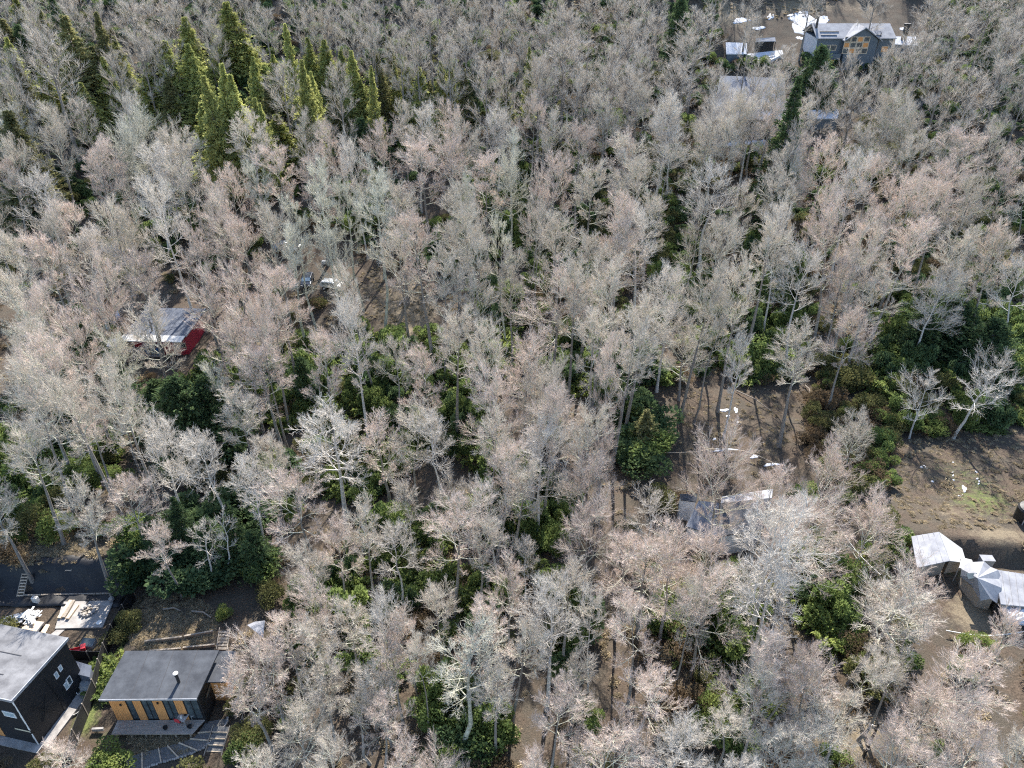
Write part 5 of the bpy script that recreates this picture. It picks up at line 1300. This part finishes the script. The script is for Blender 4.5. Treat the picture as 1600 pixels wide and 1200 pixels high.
def place_label(items, desc):
    """items: list of dict(x, y) with a look from desc(item); gives each a label that ties it to the nearest landmark"""
    buckets = {}
    for it in items:
        yc = it['y'] + it['w'] * .5
        cands = sorted(LAND, key=lambda l: math.hypot(it['x'] - l[1], yc - l[2]))
        lm = cands[0]
        dx, dy = it['x'] - lm[1], yc - lm[2]
        if abs(dx) > abs(dy): side = 'to the left of' if dx < 0 else 'to the right of'
        else: side = 'beyond' if dy < 0 else 'in front of'
        it['_d'] = math.hypot(dx, dy)
        buckets.setdefault((desc(it), side, lm[0]), []).append(it)
    for (ds, side, lm), its in buckets.items():
        its.sort(key=lambda i: i['_d'])
        for k, it in enumerate(its):
            it['label'] = f"{ds} {side} {lm}" if len(its) == 1 else f"{ORD[min(k, 13)]} {ds} {side} {lm}"
TW = {'pink': 'pinkish', 'grey': 'grey', 'moss': 'lichen-green', 'pale': 'whitish', 'dead': 'sparse'}
def bare_desc(it):
    q = it['R'] / it['H']
    sh = 'slender' if q < .135 else ('broad' if q > .21 else 'round-crowned')
    return f"{sh} {TW[it['tone']]} bare tree"
single = placed[:300]; far = placed[300:]
place_label(single, bare_desc)
for it in single:
    vs = PROTO[it['tone']]
    q = it['R'] / it['H']
    vs = sorted(vs, key=lambda v: abs(v[3] / v[2] - q) * .6 + rnd.random() * .06)
    tr, cr, H0, R0 = vs[0]
    sz = it['H'] / H0; sxy = it['R'] / R0
    big = it['t'] < 95
    o = thing('bare_tree', it['label'], 'tree', tuple(it['p']), rnd.uniform(0, 6.28), 'leafless trees of the hillside forest')
    o.rotation_euler = (rnd.gauss(0, .05), rnd.gauss(0, .05), rnd.uniform(0, 6.28))
    o.scale = (sxy, sxy, sz)
    link('trunk', tr, o); link('crown', cr, o)

# the farthest bare trees, past the first 300: one mass of real trunks and twigs
def light_tree(seed):
    r = np.random.default_rng(seed); H = 18.0; nl = 16
    s = .35 + .6 * (np.arange(nl) + r.random(nl)) / nl; u = (s - .35) / .62
    az = np.arange(nl) * 2.4; inc = np.radians(70 - 50 * u)
    ln = 2.9 * (.6 + .7 * np.sin(math.pi * np.clip(u * .8 + .12, 0, 1)))
    d = np.column_stack([np.cos(az) * np.sin(inc), np.sin(az) * np.sin(inc), np.cos(inc)]); e = d.copy(); e[:, 2] += .7; e = unit(e)
    P0 = np.column_stack([np.zeros(nl), np.zeros(nl), s * H])
    C1 = np.stack([P0, P0 + d * (ln * .5)[:, None], P0 + d * (ln * .5)[:, None] + e * (ln * .6)[:, None]])
    nb = NB()
    T = np.array([[[0, 0, -.5]], [[.2, 0, H * .5]], [[0, .1, H * .95]]])
    a, b_ = tubes(T, np.array([.24]), np.array([.03]), 4, 6); nb.add(a, b_, m=0)
    a, b_ = tubes(C1, np.full(nl, .06), np.full(nl, .02), 2, 3); nb.add(a, b_, m=0)
    C2, L2, R2, _ = spawn(C1, ln, np.full(nl, .03), 9, .2, 1, 25, 60, .3, .65, .25, .35, r)
    a, b_, c_ = spikes(C2, np.full(len(L2), .045), r); nb.add(a, b_, c_, m=0)
    C3, L3, R3, _ = spawn(C2, L2, R2, 16, .15, 1, 25, 60, .5, .75, .3, .3, r)
    a, b_, c_ = spikes(C3, np.full(len(L3), .026), r); nb.add(a, b_, c_, m=1)
    return nb
if True:
    rr = np.random.default_rng(5)
    lts = [light_tree(60 + i) for i in range(4)]
    big = NB()
    locs = [(it['p'].x, it['p'].y, it['p'].z, it['R'] / 3.0, it['H'] / 18.0) for it in far]
    for _ in range(70):                                   # and those that stand on the slope above the frame and throw their shade into it
        y = rr.uniform(232, 290); x = rr.uniform(-150, 60 if y < 262 else 150)
        locs.append((x, y, float(ter(x, y)), rr.uniform(.8, 1.1), rr.uniform(.8, 1.1)))
    for k, (x, y, z, sx, sz) in enumerate(locs):
        nb = lts[k % 4]; a = rr.uniform(0, 6.28); ca, sa = math.cos(a), math.sin(a)
        V_ = np.concatenate(nb.V)
        V2 = np.column_stack([(V_[:, 0] * ca - V_[:, 1] * sa) * sx + x, (V_[:, 0] * sa + V_[:, 1] * ca) * sx + y, V_[:, 2] * sz + z])
        Q_ = np.concatenate(nb.Q); T_ = np.concatenate(nb.T)
        big.Q.append(Q_ + big.n); big.T.append(T_ + big.n); big.qm.append(np.concatenate(nb.qm)); big.tm.append(np.concatenate(nb.tm))
        big.V.append(V2); big.n += len(V2)
    o = link('far_bare_forest', big.mesh('far_bare_forest', (MT['bark'], MT['twig_grey'])))
    tag(o, 'mass of small grey leafless trees high on the far slope', 'forest', kind='stuff')
    print('far', len(locs))

# ------------------------------------------------------------------ conifers
CP_ = {'y': [conifer(101, 20, 2.3, 240, 'needle_y'), conifer(102, 20, 1.5, 220, 'needle_y'), conifer(103, 18, 3.0, 260, 'needle_y', clump=1.2)],
       'o': [conifer(111, 20, 2.3, 240, 'needle_o'), conifer(112, 20, 1.5, 220, 'needle_o')],
       'd': [conifer(121, 22, 2.6, 250, 'needle_d', droop=.1), conifer(122, 14, 4.6, 300, 'needle_d', cb=.05, droop=.14, clump=1.5, power=.6), conifer(123, 20, 1.6, 220, 'needle_d')]}
CON = """
100 22 52 o 22;150 18 36 o 20;8 58 30 y 16;6 172 62 o 20;125 128 34 y 13;158 88 32 y 14;82 -10 34 d 16;22 -5 44 y 16;46 30 40 y 14;226 108 44 y 13;194 104 20 y 10;256 62 56 y 18;284 26 44 y 18;292 68 44 y 17
350 3 46 y 16;378 52 30 y 10;350 68 28 y 8;342 100 46 y 24;362 116 40 y 22;322 118 42 y 24;302 148 42 y 10;394 88 34 y 14;398 152 34 y 18;312 160 40 y 16;346 150 50 y 18;275 150 40 y 10;240 60 34 o 14;110 60 40 o 16
446 36 30 y 20;480 58 28 y 15;505 62 34 y 15;530 78 34 y 14;470 92 32 y 22;548 78 34 y 17;430 84 30 y 12;578 102 18 y 18;560 124 34 y 12;487 152 24 y 13;404 160 28 y 18;432 178 48 y 12;512 102 34 y 11;545 110 36 y 12;490 110 30 y 16
617 96 18 y 12;633 88 18 y 15;655 104 38 y 14;690 96 28 y 14;704 96 24 y 14;726 104 24 o 13;738 96 20 d 12;788 124 22 y 10;828 72 22 y 17;668 115 30 o 12;640 112 20 y 12;684 170 40 y 9;60 12 40 y 14;20 88 34 o 15;62 92 30 y 14;2 128 40 o 16;140 72 30 o 14;176 56 28 y 13;262 118 34 o 14;4 28 36 o 16;118 96 26 y 12;412 120 30 o 14;462 128 26 y 12;592 84 24 o 14;608 58 22 o 13;300 92 36 y 15;236 84 34 o 15;520 128 28 o 13;30 40 36 d 14
1066 -4 30 d 14;935 56 20 d 11;1284 72 34 d 12;1246 118 56 d 27;1300 125 30 d 8;500 190 22 y 8;565 185 40 d 9
272 590 84 d 12;310 588 70 d 12;240 600 60 d 9;118 478 54 d 17;300 640 70 d 8;232 812 44 d 7;268 775 46 d 9;318 815 52 d 7;352 785 40 d 9;392 830 46 d 6;1012 640 36 o 6;1500 470 70 d 9;1450 490 60 d 8;1560 500 70 d 9;470 560 40 d 8;100 500 44 d 12;1560 30 30 d 12
"""
cl = []
for tok in CON.replace('\n', ';').split(';'):
    q = tok.split()
    if not q: continue
    x, y, w, hh = float(q[0]), float(q[1]), float(q[2]), float(q[4])
    p, t = ground(x, y, hh)
    cl.append(dict(x=x, y=y, w=w, tone=q[3], H=hh, p=p, t=t, R=w / 2 * t / FPX * rnd.uniform(1.0, 1.4)))
CW = {'y': 'yellow-green', 'o': 'olive-green', 'd': 'dark green'}
place_label(cl, lambda it: f"{'slender' if it['R'] / it['H'] < .12 else ('broad' if it['R'] / it['H'] > .2 else 'pointed')} {CW[it['tone']]} conifer")
for it in cl:
    vs = sorted(CP_[it['tone']], key=lambda v: abs(v[3] / v[2] - it['R'] / it['H']) + rnd.random() * .02)
    tr, cr, H0, R0 = vs[0]
    o = thing('conifer', it['label'], 'conifer', tuple(it['p']), 0, 'evergreen conifers among the bare trees')
    o.rotation_euler = (rnd.gauss(0, .02), rnd.gauss(0, .02), rnd.uniform(0, 6.28))
    o.scale = (it['R'] / R0, it['R'] / R0, it['H'] / H0)
    link('trunk', tr, o); link('crown', cr, o)

# ------------------------------------------------------------------ shrubs that stand out, then the undergrowth
SH = {'fern': shrub(201, 1.0, 1.5, 2100, 'leaf_mid', .22, frond=True), 'fern2': shrub(202, 1.0, 1.6, 2100, 'leaf_bright', .22, frond=True),
      'green': shrub(203, 1.0, 1.6, 2200, 'leaf_mid', .17), 'bright': shrub(204, 1.0, 1.7, 2400, 'leaf_bright', .15),
      'olive': shrub(205, 1.0, 1.5, 1900, 'leaf_olive', .15, 9), 'rust': shrub(206, 1.0, 1.3, 1500, 'leaf_rust', .14, 9),
      'dark': shrub(207, 1.0, 1.7, 2300, 'needle_d', .2, 8), 'dry': shrub(208, .7, .5, 420, 'leaf_dry', .22, frond=True)}
SHRUBS = """
90 838 42 bright 3.2;172 1200 54 bright 2.2;1100 1150 50 bright 3.4;1115 1120 40 bright 3.;25 850 26 bright 1.6;172 1048 38 fern2 1.3;186 1000 34 olive 1.8;160 1082 30 fern 1.2;205 985 30 olive 2.;350 962 20 bright 1.2
1510 1008 26 bright 1.4;1536 1010 24 bright 1.2;388 1180 40 olive 2.0;384 1150 30 olive 1.4;1380 870 50 green 2.2;1370 880 40 bright 1.6;150 720 56 green 3.;120 745 46 green 2.6;25 730 70 green 3.6;60 750 50 green 3;10 770 50 green 3
250 860 80 dark 4;300 880 90 dark 4;350 880 80 dark 3.6;300 830 80 dark 4;250 900 70 dark 3.4;385 860 60 dark 3;220 870 50 green 3;330 915 80 dark 3;215 905 46 green 2.6;395 810 60 dark 3.4;370 790 60 dark 3.6
1145 955 44 rust 2.6;1060 940 44 bright 2.2;1050 985 40 green 2.2;1110 995 50 green 2.6;1140 985 44 bright 2;1400 560 50 green 3;1450 500 54 bright 3;1480 480 50 bright 3;1430 530 54 green 3;1500 540 60 green 3.2;1550 560 60 green 3.2;1340 590 50 olive 2.8;1325 600 44 olive 2.8;1510 500 50 bright 2.6
1180 565 54 green 3.4;1210 545 50 green 3;1000 600 60 dark 4;985 640 60 dark 4.4;1000 690 70 dark 3.6;1020 720 66 green 3;990 730 60 dark 3.4;1180 385 26 bright 4;1200 560 40 green 3;1330 720 44 olive 2.6;1310 740 44 olive 2.4;1400 860 40 green 2.4
465 640 34 bright 2.6;450 660 34 fern2 2.4;770 1170 70 green 3;740 1190 60 dark 3;1265 100 26 dark 3;1230 215 40 dark 3.5;860 700 44 green 2.8;1250 880 40 green 2.4;1270 910 50 green 3;1300 960 60 green 3;1340 930 46 olive 2.6;420 900 50 green 2.6
"""
sl = []
for tok in SHRUBS.replace('\n', ';').split(';'):
    q = tok.split()
    if not q: continue
    x, y, w, hh = float(q[0]), float(q[1]), float(q[2]), float(q[4])
    p, t = ground(x, y)
    sl.append(dict(x=x, y=y, w=w, k=q[3], H=hh, p=p, R=w / 2 * t / FPX * 1.2))
SW = {'bright': 'bright green bush', 'green': 'leafy green bush', 'dark': 'dark evergreen bush', 'olive': 'olive green bush', 'rust': 'rusty brown bush', 'fern': 'arching green fern', 'fern2': 'arching yellow-green fern'}
place_label(sl, lambda it: SW[it['k']])
SRC = {}
for it in sl:
    o = thing('fern' if 'fern' in it['k'] else 'bush', it['label'], 'bush', tuple(it['p']), rnd.uniform(0, 6.28), 'bushes on the forest edge')
    o.scale = (it['R'], it['R'], it['H'] / 1.6)
    f = link('foliage', SH[it['k']], o)
    SRC.setdefault(it['k'], f)

def scatter(name, label, cat, src, pts, sizes, hs):
    """undergrowth nobody could count: instances of one plant mesh on many points"""
    me = bpy.data.meshes.new(name)
    me.vertices.add(len(pts)); me.vertices.foreach_set('co', np.asarray(pts, np.float32).ravel())
    a = me.attributes.new('plant_size', 'FLOAT_VECTOR', 'POINT'); a.data.foreach_set('vector', np.column_stack([sizes, sizes, hs]).astype(np.float32).ravel())
    a = me.attributes.new('plant_turn', 'FLOAT_VECTOR', 'POINT')
    a.data.foreach_set('vector', np.column_stack([rng.normal(0, .12, len(pts)), rng.normal(0, .12, len(pts)), rng.random(len(pts)) * 6.28]).astype(np.float32).ravel())
    me.update()
    o = link(name, me); tag(o, label, cat, kind='stuff')
    ng = bpy.data.node_groups.new(name, 'GeometryNodeTree')
    ng.interface.new_socket('Geometry', in_out='INPUT', socket_type='NodeSocketGeometry')
    ng.interface.new_socket('Geometry', in_out='OUTPUT', socket_type='NodeSocketGeometry')
    gi = ng.nodes.new('NodeGroupInput'); go = ng.nodes.new('NodeGroupOutput')
    oi = ng.nodes.new('GeometryNodeObjectInfo'); oi.inputs['Object'].default_value = src; oi.transform_space = 'ORIGINAL'
    ip = ng.nodes.new('GeometryNodeInstanceOnPoints')
    m2p = ng.nodes.new('GeometryNodeMeshToPoints')
    def attr(nm):
        n_ = ng.nodes.new('GeometryNodeInputNamedAttribute'); n_.data_type = 'FLOAT_VECTOR'; n_.inputs['Name'].default_value = nm
        return n_.outputs['Attribute']
    ng.links.new(gi.outputs[0], m2p.inputs['Mesh']); ng.links.new(m2p.outputs[0], ip.inputs['Points'])
    ng.links.new(oi.outputs['Geometry'], ip.inputs['Instance'])
    ng.links.new(attr('plant_turn'), ip.inputs['Rotation']); ng.links.new(attr('plant_size'), ip.inputs['Scale'])
    ng.links.new(ip.outputs[0], go.inputs[0])
    md = o.modifiers.new('undergrowth', 'NODES'); md.node_group = ng
    return o

GREEN = [(600, 600, 60), (470, 600, 50), (420, 620, 40), (720, 590, 34), (740, 690, 40), (620, 700, 44), (560, 770, 44), (620, 860, 50), (650, 890, 40), (760, 820, 36), (840, 830, 46),
         (640, 960, 34), (540, 950, 44), (770, 480, 34), (780, 530, 30), (850, 400, 34), (900, 440, 34), (830, 370, 40), (960, 580, 50), (1000, 620, 50), (1190, 560, 50), (1200, 420, 40),
         (1220, 490, 40), (1450, 510, 60), (1520, 500, 60), (1580, 560, 50), (1400, 570, 46), (1540, 620, 60), (1040, 980, 36), (1130, 960, 44), (1110, 1000, 46), (720, 1150, 60),
         (480, 990, 40), (590, 1060, 30), (150, 640, 40), (130, 720, 46), (40, 740, 56), (690, 840, 30), (660, 920, 30), (1290, 960, 50), (1250, 890, 40), (560, 560, 30), (500, 640, 30), (700, 640, 24),
         (880, 1010, 40), (770, 960, 40), (800, 760, 50), (430, 760, 40), (560, 330, 40), (770, 320, 40), (700, 420, 20), (340, 620, 50), (900, 560, 40), (1120, 540, 44), (1060, 470, 40), (290, 330, 30), (230, 380, 20), (370, 600, 40)]
OLIVE = [(1330, 620, 70), (1260, 600, 50), (1350, 700, 60), (1320, 740, 50), (1420, 640, 50), (1240, 450, 60), (1000, 330, 60), (950, 450, 60), (1080, 440, 60), (1130, 470, 60), (1400, 400, 60), (1520, 400, 60),
         (1380, 880, 50), (350, 1170, 50), (190, 980, 36), (850, 480, 40), (680, 560, 40), (1060, 260, 50), (900, 250, 50), (1330, 260, 60), (1450, 280, 60), (1180, 250, 50), (100, 640, 60), (180, 560, 40), (520, 700, 50), (1360, 1040, 60), (1380, 1100, 50)]
RUST = [(1280, 660, 60), (1330, 690, 50), (1380, 740, 50), (1240, 620, 50), (1480, 420, 50), (1380, 250, 60), (1100, 240, 60), (1180, 620, 30), (1100, 680, 30), (60, 840, 60), (130, 800, 40), (420, 1100, 50), (1060, 1050, 60), (1090, 1090, 60)]
NO = [(0, 895, 215, 1200), (190, 925, 372, 1215), (190, 500, 320, 590), (1130, 30, 1420, 100), (1000, 600, 1260, 730), (1390, 680, 1600, 1000), (420, 370, 560, 460), (540, 420, 700, 520), (1270, 20, 1430, 100), (1060, 750, 1240, 870),
      (1080, 170, 1340, 240), (1120, 0, 1450, 60), (1130, 120, 1230, 190), (180, 470, 320, 570)]
def dens(x, y, L): return max((max(0, 1 - (math.hypot(x - a, y - b) / (1.25 * r)) ** 2) for a, b, r in L), default=0)
pg = {'fern': [], 'fern2': [], 'green': [], 'dark': [], 'olive': [], 'rust': [], 'dry': []}
N_TRY = 42000
X_ = rng.uniform(-165, 165, N_TRY); Y_ = rng.uniform(30, 236, N_TRY)
Z_ = ter(X_, Y_)
PX_, PY_, T_ = project(X_, Y_, Z_)
for x, y, z, px, py in zip(X_, Y_, Z_, PX_, PY_):
    if not (-60 < px < 1660 and -60 < py < 1290): continue
    if any(a <= px <= c and b <= py <= d for a, b, c, d in NO): continue
    g = dens(px, py, GREEN); o_ = dens(px, py, OLIVE); r_ = dens(px, py, RUST); u = rnd.random()
    if u < g * .95: k = rnd.choice(['fern', 'fern2', 'green', 'fern', 'green', 'dark'])
    elif u < g * .95 + o_ * .5: k = rnd.choice(['olive', 'olive', 'green', 'rust'])
    elif u < g * .95 + o_ * .5 + r_ * .35: k = rnd.choice(['rust', 'rust', 'olive'])
    elif u > (.80 if py < 420 else .93): k = rnd.choice(['dark', 'olive', 'dark', 'dark', 'green', 'rust'] if py < 420 else ['olive', 'rust', 'green'])
    elif u > .72: k = 'dry'
    else: continue
    s = rnd.uniform(.8, 1.7)
    if k == 'dry': s = rnd.uniform(.4, .9)
    pg[k].append((x, y, z, s, (rnd.uniform(.7, 1.3) * s) * (1.5 if k in ('dark', 'green') and g > .2 else 1)))
# grass tufts of the clearings
for cx, cy, rx, ry, n_, k in [(1510, 750, 120, 90, 500, 'dry'), (1550, 930, 50, 40, 120, 'dry'), (1150, 650, 120, 80, 260, 'dry'), (60, 850, 80, 40, 400, 'dry'), (260, 975, 80, 50, 450, 'dry'),
                       (620, 460, 70, 50, 300, 'dry'), (250, 1165, 60, 20, 200, 'dry'), (145, 1010, 24, 14, 60, 'dry'), (1200, 10, 100, 20, 200, 'dry'), (1520, 980, 50, 30, 100, 'dry')]:
    for _ in range(n_):
        a = rnd.random() * 6.28; q = math.sqrt(rnd.random())
        px, py = cx + rx * q * math.cos(a), cy + ry * q * math.sin(a)
        if 0 < px < 205 and py > 880 and not (120 < px < 175 and py < 1030): continue
        if (1410 < px and 826 < py < 985): continue
        p, t = ground(px, py)
        s = rnd.uniform(.18, .42); pg[k].append((p.x, p.y, p.z, s, s * rnd.uniform(.5, 1.0)))
SRC['dry'] = None
dsrc = thing('grass_tuft', 'small dry straw-coloured grass tuft in the snow-dotted clearing', 'grass tuft', tuple(ground(1480, 760)[0]))
SRC['dry'] = link('foliage', SH['dry'], dsrc)
if 'dark' not in SRC: raise RuntimeError
UL = {'fern': ('fern_undergrowth', 'arching green ferns and bamboo filling the gaps between trunks'), 'fern2': ('bright_fern_undergrowth', 'yellow-green ferns between the trunks'),  # fern2 has a brighter leaf colour, mixed in at random
      'green': ('leafy_undergrowth', 'low leafy green undergrowth beneath the bare trees'), 'dark': ('dark_undergrowth', 'dark evergreen undergrowth beneath the bare trees'),
      'olive': ('olive_undergrowth', 'olive green brush beneath the bare trees'), 'rust': ('rusty_undergrowth', 'rusty brown brush around the clearings'), 'dry': ('dry_grass', 'dry straw-coloured grass tufts over clearings and forest floor')}
for k, L_ in pg.items():
    if not L_: continue
    A = np.array(L_)
    print(k, len(A))
    scatter(UL[k][0], UL[k][1], 'undergrowth' if k != 'dry' else 'grass', SRC[k], A[:, :3], A[:, 3], A[:, 4])
